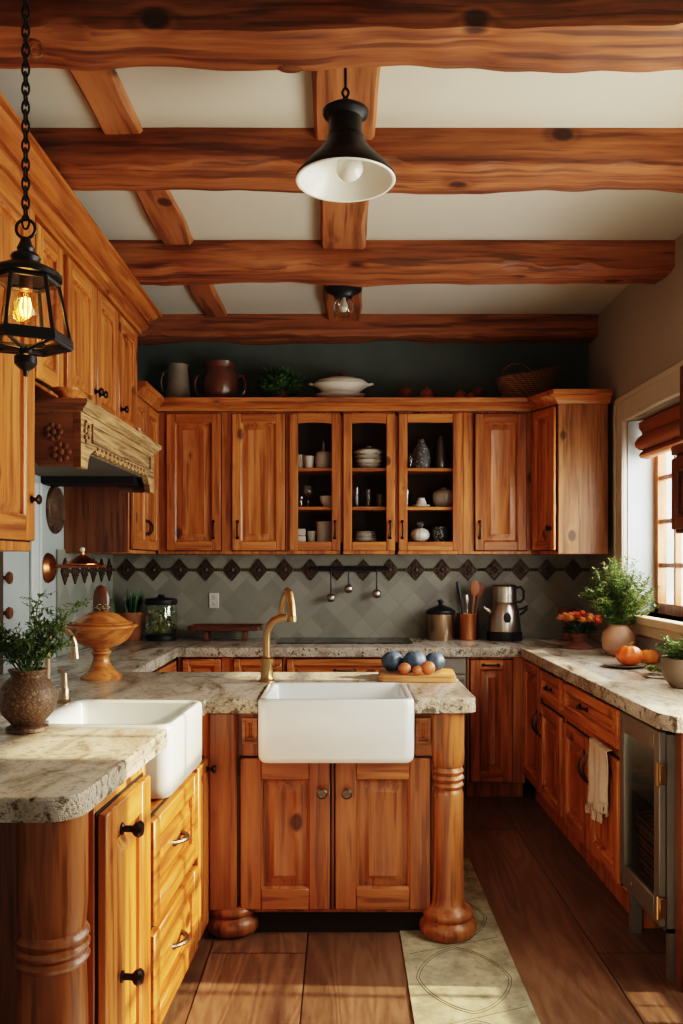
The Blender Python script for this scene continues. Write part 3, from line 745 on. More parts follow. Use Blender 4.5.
MB().lathe([(.010, 0), (.010, .003), (.004, .004)], (k0 + .13, -.026, z0 + .04), 14, axis='-y').build('badge', STEEL, d)
MB().box(k0 + .015, k1 - .015, .02, .5, .55, .556).build('shelf', BLACKM, c)
for x in (k0 + .02, k1 - .02):
    MB().box(x - .016, x + .016, .01, .05, 0, .17).build('leg', COOLER, c)
for z in (.72, .26):
    m = MB(); m.box(k1 - .004, k1 + .012, -.03, -.004, z - .035, z + .035, bev=.003); m.tube([(k1 + .004, -.034, z - .04), (k1 + .004, -.034, z + .04)], .006, 8); m.build('hinge', BRASS, c)
p = Matrix.Rotation(-PI / 2, 4, 'Z')
wbk = MB(); cx_, cy_ = (k0 + k1) / 2, .16
wbk.loops([[(x, y, z) for x, y in rrect(cx_ - w, cx_ + w, cy_ - w * .8, cy_ + w * .8, .05)] for w, z in ((w_ * 1.17, z_) for w_, z_ in ((.10, .187), (.125, .19), (.135, .28), (.145, .40), (.15, .46), (.158, .465), (.158, .485), (.148, .487), (.14, .46), (.12, .23)))])
for z in (.22, .265, .31, .355, .40, .44):
    w = (.132 + (z - .22) * .09) * 1.17; wbk.tube([(x, y, z) for x, y in rrect(cx_ - w, cx_ + w, cy_ - w * .8, cy_ + w * .8, .05)], .009, 6, closed=True)
o = wbk.build('wicker_basket', WICK2); o.location = (XF, BY, 0); o.rotation_euler = (0, 0, -PI / 2); tag(o, 'brown woven wicker basket seen through the glass of the cooler', 'basket')
m = MB(); m.box(1.145, XR - .004, 2.86, 2.922, 0, .872, bev=.004); tag(m.build('end_panel_board', DKV), 'dark upright end board closing the worktop past the cooler', 'board')

# ------------------------------------------------------------------ window, blind, sill
w = thing('window_1', '', '', (0, 0, 0)); del w['label'], w['category']; w['kind'] = 'structure'
y0, y1, z0, z1 = W1; XW = 1.86
m = MB(); m.box(XW, XW + .05, y0, y0 + .05, z0, z1); m.box(XW, XW + .05, y1 - .055, y1, z0, z1); m.box(XW, XW + .05, y0, y1, z0, z0 + .06); m.box(XW, XW + .05, y0, y1, z1 - .05, z1)
m.build('window_frame', WV, w)
m = MB()
for y in (4.765, 4.5, 4.235, 3.95): m.box(XW + .008, XW + .04, y - .013, y + .013, z0 + .06, z1 - .05)
for z in (1.43, 1.685, 1.94): m.box(XW + .01, XW + .038, y0 + .05, y1 - .055, z - .013, z + .013)
m.build('muntin_grid', WV, w)
MB().box(XW + .022, XW + .026, y0 + .04, y1 - .04, z0 + .05, z1 - .04).build('pane', GLASS, w)
m = MB(); m.box(XR, XW - .001, y1 - .004, y1 - .0005, z0, z1); m.build('window_reveal', PALEB, w)
m = MB()
for a, b, e_, f_ in ((y1, y1 + .15, 1.0, z1 + .15), (y0 - .12, y0, 1.0, z1 + .15), (y0, y1, z1, z1 + .15)):
    m.box(XR - .028, XR - .001, a, b, e_, f_, bev=.004)
m.box(XR - .038, XR - .028, y1 + .118, y1 + .15, 1.0, z1 + .15, bev=.003); m.box(XR - .038, XR - .028, y0 - .1, y1 + .15, z1 + .12, z1 + .15, bev=.003)
m.box(XR - .036, XR - .028, y1, y1 + .02, z0, z1 + .02, bev=.003); m.box(XR - .036, XR - .028, y0, y1, z1, z1 + .02, bev=.003)
struct(m, 'trim_1', CASING)
m = MB(); m.box(XR - .07, XW - .001, y0 - .14, y1 + .0, z0 - .045, z0 + .0, bev=.006); m.box(XR - .034, XR - .001, y0 - .1, y1 - .05, z0 - .11, z0 - .046, bev=.004)
o = m.build('window_sill', SILLW, w); MB().lathe([(.012, 0), (.012, .004), (.002, .006)], (XR - .034, 4.05, z0 - .078), 12, axis='-x').build('screw_cap', STEM, w)
# roman blind
m = MB(); prof = [(1.785, 2.282), (1.752, 2.27), (1.752, 2.235), (1.764, 2.215), (1.77, 2.20), (1.745, 2.18), (1.725, 2.15), (1.73, 2.125), (1.752, 2.108), (1.774, 2.106), (1.76, 2.094), (1.75, 2.075), (1.76, 2.06), (1.80, 2.055), (1.815, 2.07), (1.815, 2.282)]
m.prism(prof, y0 + .04, y1 - .045, 'y')
single(m, 'roman_blind', BLINDM, 'rust-brown folded roman blind at the top of the window', 'blind', angle=60)
# unseen low opening added to cast the floor sun patch, and the tall window
for nm, (a, b, c_, d_), ny, nz in (('window_2', W2, 3, 4), ('sun_patch_opening', W3, 2, 2)):
    w = thing(nm, '', '', (0, 0, 0)); del w['label'], w['category']; w['kind'] = 'structure'
    m = MB(); t_ = .04 if nm == 'window_2' else .012; hw = .01 if nm == 'window_2' else .004
    m.box(1.86, 1.90, a, a + t_, c_, d_); m.box(1.86, 1.90, b - t_, b, c_, d_); m.box(1.86, 1.90, a, b, c_, c_ + t_); m.box(1.86, 1.90, a, b, d_ - t_, d_)
    for i in range(1, ny): y = a + (b - a) * i / ny; m.box(1.865, 1.895, y - hw, y + hw, c_, d_)
    for i in range(1, nz): z = c_ + (d_ - c_) * i / nz; m.box(1.865, 1.895, a, b, z - hw, z + hw)
    m.build('window_frame', WV, w)
# left wall casing strip, peg board, plate
struct(MB().box(XL, XL + .018, 4.30, 4.42, .93, 1.86, bev=.006).box(XL, XL + .026, 4.385, 4.42, .93, 1.86, bev=.004), 'trim_2', PALEB)
t = thing('peg_board', 'dark upright board with two round wooden pegs on the pale blue wall', 'peg board', (XL, 3.93, 0))
MB().box(0, .03, -.12, -.03, .935, 1.50, bev=.004).build('board', DARKIN, t)
for z in (1.376, 1.212):
    m = MB(); m.lathe([(.010, 0), (.010, .018), (.024, .024), (.030, .034), (.026, .044), (.0, .048)], (.0005, .022, z), 18, axis='x'); m.build('peg', DKV, t)
m = MB(); m.lathe([(.132, 0), (.134, .010), (.124, .022), (.10, .016), (.08, .016), (.06, .026), (.03, .03), (0, .03)], (0, 0, 0), 36, axis='x')
single(m, 'wall_plate', PLATEM, 'round embossed bronze plate hung on the pale blue wall below the hood', 'plate', (XL + .001, 4.67, 1.738), angle=60)
t = thing('wall_sconce', 'copper wall fitting with a dome shade on a horizontal arm beneath the hood', 'wall lamp', (XL, 4.56, 1.418))
MB().lathe([(.078, 0), (.082, .008), (.07, .026), (.05, .036), (.02, .042), (0, .044)], (0.001, 0, 0), 32, axis='x').build('wall_rose', COPPER, t)
MB().tube([(.02, 0, .01), (.10, 0, .01), (.30, 0, .012)], .010, 10).box(.07, .315, -.03, .03, .004, .016, bev=.004).build('arm', COPPER, t)
MB().lathe([(.088, 0), (.088, .006), (.07, .02), (.045, .036), (.02, .05), (.012, .056), (.012, .07)], (.19, 0, .017), 28).build('dome_shade', COPPER, t)
MB().sphere((.19, 0, .098), .014).build('finial', CREAM, t)

# ------------------------------------------------------------------ things on the back worktop
def pot_plant(name, label, loc, build_pot, potmat, leafbuild, leafmats, cat='plant', group=None):
    t = thing(name, label, cat, loc, 0, group); p = build_pot.build('pot', potmat, t); l = leafbuild.build('foliage', leafmats, t); return t
m = MB(); m.lathe([(.062, 0), (.066, .004), (.09, .165), (.092, .168), (.092, .185), (.084, .185), (.078, .168), (.0, .165)], seg=30)
l = MB()
for k in range(17):
    a = random.uniform(0, 2 * PI); L = random.uniform(.10, .19); r0 = random.uniform(.0, .05); lean = random.uniform(.0, .3)
    b = Vector((r0 * math.cos(a), r0 * math.sin(a), .16)); d = Vector((math.cos(a) * lean, math.sin(a) * lean, 1)).normalized()
    l.tube([b, b + d * L * .4, b + d * L * .75, b + d * L * 1.0], [.010, .012, .008, .001], 6)
pot_plant('potted_aloe', 'upright green aloe in a terracotta pot in the back corner', (-1.405, 5.70, ZT), m, TERRA, l, ALOE)
t = thing('potted_cactus', 'slim dark cactus column standing beside the aloe pot', 'plant', (-1.50, 5.50, ZT))
MB().lathe([(.03, 0), (.035, .002), (.045, .07), (.038, .07), (0, .065)], seg=18).build('pot', TERRAD, t)
MB().sphere((0, 0, .18), .036, GAP and 0, seg=20, rin=12, scale=(1, 1, 3.3), lobes=8, amp=.08).build('cactus_column', GREEN3, t)
t = thing('glass_jar', 'glass jar of yellow-green blossoms with a black lid and base', 'jar', (-1.20, 5.66, ZT))
MB().lathe([(.098, 0), (.10, .006), (.10, .03), (.09, .04), (0, .04)], seg=32).build('base', BLACKM, t)
MB().lathe([(.094, .042), (.104, .07), (.108, .12), (.106, .2), (.098, .238), (.094, .238), (.102, .2), (.104, .12), (.10, .07), (.09, .048)], seg=32, cap0=False, cap1=False).build('vessel', GLASSJ, t)
MB().lathe([(.104, .238), (.106, .244), (.106, .268), (.10, .274), (.08, .278), (.03, .285), (.022, .292), (.024, .302), (.0, .306)], seg=32).build('lid', BLACKM, t)
l = MB()
for k in range(260):
    a = random.uniform(0, 2 * PI); r_ = .085 * math.sqrt(random.random()); z = random.uniform(.052, .19)
    d = Vector((random.uniform(-1, 1), random.uniform(-1, 1), random.uniform(-.3, 1))); l.leaf(Vector((r_ * math.cos(a), r_ * math.sin(a), z)), d, Vector((0, 0, 1)), .03, .02, random.randint(0, 1))
l.build('blossom_filling', [YELG, GREEN2], t)
t = thing('wall_outlet', 'white wall outlet plate on the tiled backsplash', 'outlet', (-.875, YB - .0125, 1.185))
MB().box(-.034, .034, -.006, 0, -.052, .052, bev=.003).build('plate', PLASTW, t)
for z in (-.022, .022): MB().box(-.013, .013, -.009, -.006, z - .014, z + .014, bev=.002).build('socket_face', CREAMD, t)
t = thing('serving_tray', 'low dark wooden footed tray against the backsplash', 'tray', (-.765, 5.64, ZT))
MB().loops([[(x, y, z) for x, y in rrect(-w_, w_, -d__, d__, .03)] for w_, d__, z in ((.215, .09, .068), (.24, .105, .072), (.243, .108, .10), (.235, .10, .104), (.228, .094, .092))]).build('tray_top', TRAYW, t)
for x in (-.125, .125): MB().box(x - .014, x + .014, -.075, .075, 0, .07, bev=.003).build('leg', TRAYW, t)
m = MB(); m.loops([[(x, y, z) for x, y in rrect(-.415, .455, 5.41, 5.79, .012)] for z in (ZT, ZT + .005, ZT + .006)])
t = thing('cooktop', 'black glass cooktop lying flush on the worktop under the utensil rail', 'cooktop'); m.build('glass_plate', BLKGL, t)
m = MB()
for x, y, r_ in ((-.24, 5.52, .07), (-.22, 5.69, .09), (.06, 5.6, .11), (.30, 5.52, .09), (.30, 5.69, .07)):
    m.tube([(x + r_ * math.cos(2 * PI * k / 40), y + r_ * math.sin(2 * PI * k / 40), ZT + .0062) for k in range(40)], .0012, 4, closed=True)
m.build('burner_ring', plain('grey ring print', (.08, .08, .08), .4, bump=0), t)
# rail with ladles
t = thing('utensil_rail', 'dark metal utensil rail across the relief tiles above the cooktop', 'rail', (0, YB - .052, 1.405))
m = MB(); m.tube([(-.20, 0, 0), (.32, 0, 0)], .011, 10); m.box(-.16, .28, .008, .016, -.02, .02)
m.build('bar', BLACKM, t)
for x in (-.18, .30): MB().tube([(x, 0, 0), (x, .026, 0)], .009, 8).build('bracket', BLACKM, t)
for px, py, lab in ((331, 597, 'ladle hanging at the outlet end of the utensil rail'), (348.5, 588, 'short ladle hanging in the middle of the utensil rail'), (376.5, 593, 'ladle hanging at the canister end of the utensil rail')):
    p = at(px, py, 5.80); t = thing('hanging_ladle', 'dark metal ' + lab, 'ladle', (p.x, 5.79, 0), 0, 'ladles on the utensil rail')
    MB().tube([(0, .012, 1.415), (0, .004, 1.424), (0, -.006, 1.41), (0, -.008, 1.38), (0, -.008, p.z + .02)], [.003, .003, .004, .005, .006], 8).build('handle', BLACKM, t)
    MB().sphere((0, -.014, p.z - .005), .031, scale=(1, .75, 1.0)).build('bowl', STEEL, t)
# canister, crock, coffee maker
t = thing('storage_canister', 'brushed steel canister with black domed lid on the back worktop', 'canister', (.665, 5.70, ZT)); t.scale = (1.03,) * 3
MB().lathe([(.082, 0), (.085, .004), (.085, .165), (.08, .17), (0, .17)], seg=32).build('canister_body', plain('warm steel', (.50, .36, .24), .3, 1.0), t)
MB().lathe([(.094, .168), (.096, .176), (.094, .19), (.07, .205), (.035, .218), (.015, .226), (.012, .234), (.02, .244), (.018, .256), (0, .262)], seg=32).build('lid', BLACKM, t)
t = thing('utensil_crock', 'copper utensil crock beside the steel canister', 'crock', (.85, 5.70, ZT)); t.scale = (1.03,) * 3
MB().lathe([(.062, 0), (.066, .004), (.068, .155), (.07, .16), (.07, .17), (.064, .17), (.062, .15), (.058, .01), (0, .01)], seg=30).build('crock_body', COPPER, t)
for nm, lab, tilt, dx, mat, hd in (('whisk', 'dark handled whisk leaning in the copper crock', -.34, -.02, BLACKM, 0), ('cooking_fork', 'steel handled utensil standing in the middle of the copper crock', -.12, .0, STEEL, 1), ('wooden_spatula', 'wooden spatula with a broad slotted blade in the copper crock', .22, .015, TERRA, 2), ('wooden_spoon', 'wooden spoon leaning out of the copper crock toward the coffee maker', .40, .025, TERRAD, 3)):
    t = thing(nm, lab, 'utensil', (.85 + dx, 5.70 + .012 * (hd - 1.5), ZT + .014)); m = MB(); d = Vector((math.sin(tilt), 0, math.cos(tilt)))
    L = (.40, .32, .385, .37)[hd]
    d2 = Vector((math.sin(tilt * .45), 0, math.cos(tilt * .45)))
    b0 = Vector((-dx * .2, 0, 0)); e0 = b0 + d2 * .2
    m.tube([b0, e0, b0 + d2 * L * .8], [.006, .006, .007], 8); m.build('handle', mat, t)
    tip = b0 + d2 * L * .8; h_ = MB()
    if hd == 0: h_.tube([tip - d2 * .03, tip + d2 * .06], [.013, .011], 8); h_.build('grip', BLACKM, t)
    elif hd == 1: h_.tube([tip - d2 * .06, tip, tip + d2 * .03], [.006, .015, .012], 8); h_.build('head', STEEL, t)
    else:
        h_.M = Matrix.Translation(tip) @ Matrix.Rotation(tilt * .45, 4, 'Y'); h_.sphere((0, 0, .025), .034, scale=(.95, .25, 1.6)); h_.build('head', mat, t)
t = thing('coffee_maker', 'stainless two-tier kettle brewer with black base and handles', 'coffee maker', (1.085, 5.66, ZT)); t.scale = (1.06,) * 3
MB().lathe([(.108, 0), (.112, .006), (.11, .05), (.104, .056), (0, .056)], seg=36).build('base', BLACKM, t)
b = MB().lathe([(.102, .057), (.104, .07), (.09, .18), (.078, .222), (.074, .228), (0, .228)], seg=36).build('kettle_body', STEEL, t)
MB().lathe([(.076, .229), (.078, .236), (.074, .24), (.074, .335), (.078, .34), (.07, .348), (0, .352)], seg=36).build('upper_pot', STEEL, t)
MB().lathe([(.0, .0), (.024, .0), (.024, .006), (.016, .009), (.0, .009)], (0, -.091, .145), 20, sy=1.4, axis='-y').build('emblem', BLACKM, b)
MB().tube([(.072, 0, .325), (.10, 0, .335), (.12, 0, .31), (.12, 0, .26), (.10, 0, .238), (.08, 0, .24)], .008, 8).build('handle', BLACKM, t)
MB().tube([(.085, 0, .19), (.12, 0, .20), (.145, 0, .215), (.14, 0, .195), (.11, 0, .165), (.092, 0, .16)], .008, 8).build('handle', BLACKM, t)
MB().tube([(-.085, 0, .17), (-.11, 0, .19), (-.13, 0, .205)], [.016, .012, .009], 8).build('spout', STEEL, t)
# ------------------------------------------------------------------ right worktop
#F
t = thing('flower_vase', 'coral and apricot flowers in a footed terracotta dish in the corner', 'flowers', (1.44, 5.14, ZT)); t.scale = (1.22,) * 3
MB().lathe([(.085, 0), (.088, .006), (.05, .014), (.03, .03), (.034, .05), (.055, .075), (.05, .075), (0, .06)], seg=26).build('footed_dish', TERRAD, t)
fl = MB(); gl = MB()
for k in range(22):
    a = k * 2.4; r_ = .105 * math.sqrt((k + .5) / 22); cpt = Vector((r_ * 1.0 * math.cos(a), r_ * math.sin(a), .165 - .35 * r_ + random.uniform(-.01, .012)))
    mi = 1 if (cpt.x < -.035 or k % 5 == 0) else 0
    for j in range(16):
        b_ = j * 2.4; el = .2 + 1.2 * j / 16
        d = Vector((math.cos(b_) * math.cos(el), math.sin(b_) * math.cos(el), math.sin(el))); fl.leaf(cpt - d * .004, d, Vector((0, 0, 1)), .034, .026, mi, .3)
for k in range(60):
    a = random.uniform(0, 2 * PI); d = Vector((math.cos(a), math.sin(a), random.uniform(-.5, .5))); gl.leaf(Vector((.04 * math.cos(a), .04 * math.sin(a), random.uniform(.075, .12))), d, Vector((0, 0, 1)), .05, .025)
for k in range(8): a = k * .8; gl.tube([(0, 0, .06), (.04 * math.cos(a), .04 * math.sin(a), .13)], .003, 5)
fl.build('blossoms', [PETAL, PETAL2], t); gl.build('foliage', GREEN3, t)
single(MB().lathe([(.05, 0), (.055, .006), (.03, .02), (.022, .05), (.03, .12), (.055, .185), (.062, .205), (.062, .215), (.054, .212), (.02, .14), (0, .13)], seg=26), 'funnel_vase', TERRAD, 'slender dark terracotta funnel vase behind the coral flowers', 'vase', (1.50, 5.66, ZT))
def herb(rng, n, H, spread, z0, leaf, mats_n=2, r0=.03, sprig=14, flop=.5, tips=0):
    l = MB()
    for k in range(n):
        a = rng.uniform(0, 2 * PI); s_ = spread * math.sqrt(rng.random()); hh = H * (1 - .5 * (s_ / spread) ** 2 * flop) * rng.uniform(.5, 1.05)
        b = Vector((r0 * math.cos(a) * rng.random(), r0 * math.sin(a) * rng.random(), z0)); e_ = Vector((s_ * math.cos(a), s_ * math.sin(a), z0 + hh))
        mid_ = b.lerp(e_, .5) + Vector((0, 0, hh * .12)); l.tube([b, mid_, e_], [.0022, .0018, .001], 4, 0)
        for j in range(sprig):
            t_ = .22 + .78 * j / sprig; p = (b.lerp(mid_, t_ * 2) if t_ < .5 else mid_.lerp(e_, t_ * 2 - 1))
            for q_ in range(3):
                aa = rng.uniform(0, 2 * PI); d = Vector((math.cos(aa), math.sin(aa), rng.uniform(-.1, .7)))
                mi = (2 if tips and t_ > .95 and rng.random() < .45 else rng.randint(0, 1)) if mats_n > 1 else 0
                l.leaf(p + d * leaf * .2, d, Vector((0, 0, 1)), leaf * rng.uniform(.7, 1.25), leaf * .5, mi)
    return l
rng = random.Random(3)
t = thing('potted_herb', 'large bushy herb in a round pale terracotta pot by the window', 'plant', (1.545, 4.74, ZT))
MB().lathe([(.045, 0), (.06, .004), (.085, .04), (.093, .085), (.085, .128), (.06, .155), (.05, .163), (.056, .172), (.05, .172), (.044, .16), (0, .15)], seg=34).build('pot', TERRAP, t)
l = herb(rng, 90, .43, .21, .14, .027, 2, .035, 22, .9, 1); 
l.build('foliage', [GREEN, GREEN2, plain('whitish flower tips', (.36, .42, .22), .7, bump=0)], t)
single(MB().lathe([(.04, 0), (.06, .003), (.10, .012), (.105, .018), (.10, .018), (.06, .010), (0, .009)], seg=34, sx=1, sy=1), 'dinner_plate', STONEW, 'dark stoneware plate under the ribbed pumpkin', 'plate', (1.395, 4.20, ZT))
def pumpkin(r, mat, sq=.8, lobes=9):
    m = MB(); m.sphere((0, 0, r * sq), r, seg=54, rin=16, scale=(1, 1, sq), lobes=lobes, amp=.05); return m
t = thing('pumpkin', 'ribbed red-orange pumpkin with a dry stem on the stoneware plate', 'pumpkin', (1.42, 4.19, ZT + .0085)); pumpkin(.063, PUMP).build('flesh', PUMP, t); MB().tube([(0, 0, .092), (.003, 0, .108), (.018, 0, .118)], [.010, .007, .008], 8).build('stem', STEM, t)
t = thing('pumpkin', 'smooth little orange pumpkin resting behind the ribbed one', 'pumpkin', (1.565, 4.33, ZT)); pumpkin(.052, PUMP, .72, 7).build('flesh', plain('orange pumpkin skin', (.80, .26, .045), .4, var=.2), t); MB().tube([(0, 0, .068), (.002, 0, .083)], [.006, .005], 8).build('stem', STEM, t)
t = thing('herb_bowl', 'leafy herb in a stone bowl at the window edge of the worktop', 'plant', (1.435, 3.52, ZT))
MB().lathe([(.055, 0), (.07, .006), (.098, .045), (.108, .085), (.104, .118), (.106, .124), (.098, .124), (.095, .10), (0, .09)], seg=30).build('pot', plain('dark stone bowl', (.17, .125, .085), .6, var=.2), t)
herb(random.Random(5), 46, .14, .13, .09, .026, 2, .06, 12, .6).build('foliage', [GREEN, GREEN2], t)
single(MB().lathe([(.085, 0), (.09, .003), (.09, .007), (.0, .008)], seg=30), 'woven_mat', JUTE, 'pale round woven mat in front of the orange pumpkins', 'mat', (1.46, 3.85, ZT))
l = MB(); rr = random.Random(2)
for k in range(5):
    b = Vector((rr.uniform(-.03, .03), rr.uniform(-.04, .04), .004)); e_ = b + Vector((rr.uniform(-.10, -.02), rr.uniform(-.03, .09), .02)); l.tube([b, e_], .0018, 4)
    for j in range(14):
        p = b.lerp(e_, .2 + .8 * j / 14); l.leaf(p, Vector((rr.uniform(-1, 1), rr.uniform(-1, 1), rr.uniform(.05, .6))), Vector((0, 0, 1)), .03, .014)
single(l, 'herb_sprig', GREEN2, 'loose yellow-green herb sprig lying on the woven mat', 'sprig', (1.455, 3.88, ZT + .009))
# ------------------------------------------------------------------ peninsula top
t = thing('cutting_board', 'pale wooden cutting board with fruit at the end of the peninsula', 'cutting board', (.335, 3.80, ZT), R(-4))
MB().loops([[(x, y, z) for x, y in rrect(-.17 + i, .17 - i, -.14 + i, .14 - i, .03)] for i, z in ((.004, 0), (0, .004), (0, .024), (.004, .028))]).build('board', BOARDW, t)
zb = ZT + .0285
fr = [(.230, 3.83, .049, 'blue', 'dusky blue plum-like fruit at the faucet end of the cutting board'), (.327, 3.79, .052, 'blue', 'dusky blue fruit in the centre of the pile on the cutting board'), (.420, 3.83, .046, 'blue', 'dusky blue fruit at the outer end of the cutting board'), (.285, 3.89, .036, 'blue', 'dusky blue fruit hidden at the back of the pile'),
      (.372, 3.885, .036, 'dark', 'small dark blue fruit peeking over the back of the pile'), (.275, 3.712, .028, 'peach', 'small dull orange fruit in front of the blue ones'), (.378, 3.708, .032, 'peach', 'brighter orange fruit in front of the blue ones'), (.330, 3.692, .022, 'peach', 'smallest orange fruit between two orange fruits')]
for x, y, r_, kd, lab in fr:
    t = thing('plum' if kd != 'peach' else 'apricot', lab, 'fruit', (x, y, zb), random.uniform(0, 6), 'fruit on the cutting board')
    MB().sphere((0, 0, r_ * .93), r_, seg=28, rin=14, scale=(1, 1, .93), lobes=(7 if kd != 'peach' else 1), amp=.035).build('flesh', BLUEF if kd != 'peach' else PEACH, t)
    MB().tube([(0, 0, r_ * 1.75), (.003, 0, r_ * 1.95)], [.003, .002], 6).build('stem', STEM, t)
def faucet_base(t, z=0):
    pass
t = thing('kitchen_faucet', 'tall bronze pull-down faucet behind the central sink', 'faucet', (-.325, 3.695, ZT))
MB().lathe([(.036, 0), (.036, .006), (.030, .012), (.027, .02), (.027, .085), (.030, .09), (.030, .10), (.022, .108)], seg=26).build('base', BRASS, t)
pts = [(0, 0, .10), (0, 0, .18), (.002, 0, .215), (.012, -.002, .245), (.035, -.005, .268), (.065, -.008, .278), (.088, -.01, .283)]
MB().tube(pts, .0165, 14).build('neck', BRASS, t)
MB().tube([(.058, .03, .275), (.066, .025, .33), (.078, .015, .375), (.09, .0, .395), (.101, -.015, .385), (.108, -.03, .34), (.112, -.04, .285)], [.012, .013, .015, .016, .016, .017, .019], 12).tube([(.112, -.04, .285), (.113, -.042, .262)], [.022, .020], 14).build('spray_arch', BRASS, t)
MB().tube([(.025, 0, .06), (.06, -.01, .075)], [.008, .006], 8).build('lever', BRASS, t)
# ------------------------------------------------------------------ left worktop
t = thing('wooden_urn', 'amber turned wooden footed urn with a shallow lid', 'urn', (-1.075, 3.80, ZT))
MB().lathe([(.090, 0), (.092, .008), (.084, .016), (.07, .028), (.05, .05), (.038, .075), (.034, .10), (.038, .108), (.044, .113), (.044, .122), (.036, .127), (.038, .135), (.075, .145), (.112, .168), (.136, .20), (.148, .225), (.158, .230), (.160, .238), (.152, .243), (.05, .22), (0, .2)], seg=48).build('bowl', URNW, t)
l = MB().lathe([(.138, .244), (.140, .250), (.118, .256), (.105, .266), (.075, .286), (.04, .298), (.0, .302)], seg=48).build('lid', URNW, t)
m = MB(); m.lathe([(.034, 0), (.036, .02), (.037, .06), (.032, .09), (.02, .11), (0, .118)], (0, 0, .300), 20, sy=.45); m.build('finial', BROWNC, l)
m = MB(); m.tube([(.038 * math.cos(2 * PI * k / 16), .019 * math.sin(2 * PI * k / 16), .318) for k in range(16)], .004, 6, closed=True)
for s_ in (-1, 1): m.tube([(.012 + .013 * s_ + .011 * math.cos(2 * PI * k / 10), -.022, .322 + .009 * math.sin(2 * PI * k / 10)) for k in range(10)], .003, 6, closed=True); m.tube([(.012, -.024, .32), (.012 + .012 * s_, -.03, .306)], .0028, 6)
m.build('twine_bow', JUTE, l)
t = thing('brown_vase', 'round carved brown pottery vase holding a feathery green sprig', 'vase', (-.968, 2.62, ZT))
MB().lathe([(.060, 0), (.064, .004), (.062, .014), (.045, .020), (.05, .026), (.075, .055), (.088, .09), (.085, .125), (.066, .155), (.05, .166), (.048, .172), (.056, .186), (.058, .19), (.051, .19), (.042, .172), (0, .16)], seg=44).build('vessel', POTTERY, t)
rg = random.Random(12); l = MB()
for k in range(16):
    a = rg.uniform(0, 2 * PI); tgt = Vector((rg.uniform(-.12, .13), rg.uniform(-.06, .06), rg.uniform(.25, .34)))
    if k == 0: tgt = Vector((.17, .0, .40))
    if k == 1: tgt = Vector((.03, .02, .42))
    if k == 2: tgt = Vector((.10, .02, .37))
    b = Vector((rg.uniform(-.02, .02), rg.uniform(-.02, .02), .165)); mid_ = b.lerp(tgt, .5) + Vector((0, 0, .02)); l.tube([b, mid_, tgt], [.003, .002, .001], 5)
    for j in range(13):
        t_ = .3 + .7 * j / 13; p = b.lerp(mid_, t_ * 2) if t_ < .5 else mid_.lerp(tgt, t_ * 2 - 1)
        for q_ in range(2):
            d = Vector((rg.uniform(-1, 1), rg.uniform(-1, 1), rg.uniform(-.2, .8))).normalized(); L = rg.uniform(.02, .05); l.tube([p, p + d * L], .0008, 3)
            for w_ in range(5): l.leaf(p + d * L * (w_ + 1) / 5, (d + Vector((rg.uniform(-1, 1), rg.uniform(-1, 1), rg.uniform(-1, 1)))), Vector((0, 0, 1)), .017, .009, rg.randint(0, 1))
l.build('foliage', [GREEN, plain('sage leaf', (.13, .19, .075), .6, bump=0)], t)
t = thing('bridge_faucet', 'brushed nickel arched faucet behind the side sink, next to the brown vase', 'faucet', (-1.025, 3.14, ZT))
MB().lathe([(.026, 0), (.026, .008), (.020, .014), (.018, .05), (.016, .055)], seg=22).build('base', NICKEL, t)
pts = [(-.055, -.02, .0), (-.055, -.02, .20)] + [(-.055 + .05 * (1 - math.cos(PI * k / 10)), -.02, .20 + .075 * math.sin(PI * k / 10)) for k in range(1, 10)] + [(.045, -.02, .19), (.047, -.02, .165)]
MB().tube(pts, [.012] * (len(pts) - 3) + [.013, .015, .016], 12).build('spout', NICKEL, t)
MB().tube([(0, 0, .05), (0, 0, .11)], [.016, .012], 14).tube([(0, 0, .105), (-.02, 0, .125)], [.010, .007], 10).build('lever_valve', NICKEL, t)

# ------------------------------------------------------------------ on top of the cabinets
ZK = 2.513
def on_top(px, Y=5.69): return (px - 341.5) * Y / FPX
t = thing('stone_jug', 'tall grey stoneware jug on the cabinet top near the corner', 'jug', (on_top(178), 5.69, ZK))
MB().lathe([(.080, 0), (.084, .006), (.076, .10), (.068, .22), (.066, .245), (.070, .255), (.06, .255), (.058, .2), (0, .19)], seg=30).build('vessel', STONEW, t)
MB().tube([(-.066, 0, .215), (-.10, 0, .20), (-.115, 0, .14), (-.10, 0, .08), (-.078, 0, .06)], .008, 8).build('handle', STONEW, t)
t = thing('clay_crock', 'big brown glazed crock with two loop handles on the cabinet top', 'crock', (on_top(220), 5.69, ZK))
MB().lathe([(.085, 0), (.092, .006), (.115, .07), (.12, .14), (.108, .20), (.092, .222), (.09, .232), (.102, .255), (.106, .265), (.096, .268), (.084, .24), (0, .22)], seg=40).build('vessel', BROWNC, t)
for s_ in (-1, 1): MB().tube([(s_ * .112, 0, .18), (s_ * .15, 0, .185), (s_ * .17, 0, .14), (s_ * .165, 0, .08), (s_ * .14, 0, .045), (s_ * .105, 0, .05)], .011, 8).build('handle', BROWNC, t)
m = MB().lathe([(.05, 0), (.055, .004), (.07, .08), (.062, .08), (0, .07)], seg=22)
pot_plant('potted_ivy', 'dark leafy plant on the cabinet top beside the brown crock', (on_top(279), 5.68, ZK), m, TERRAD, herb(random.Random(9), 90, .22, .17, .02, .042, 2, .07, 10, 1.0), [GREEN3, GREEN])
t = thing('dinner_platter', 'wide cream platter under the covered tureen', 'platter', (on_top(340), 5.68, ZK))
MB().lathe([(.10, 0), (.10, .022), (.165, .046), (.172, .052), (.162, .052), (.10, .034), (0, .032)], seg=40, sy=.75).build('dish', CREAM, t)
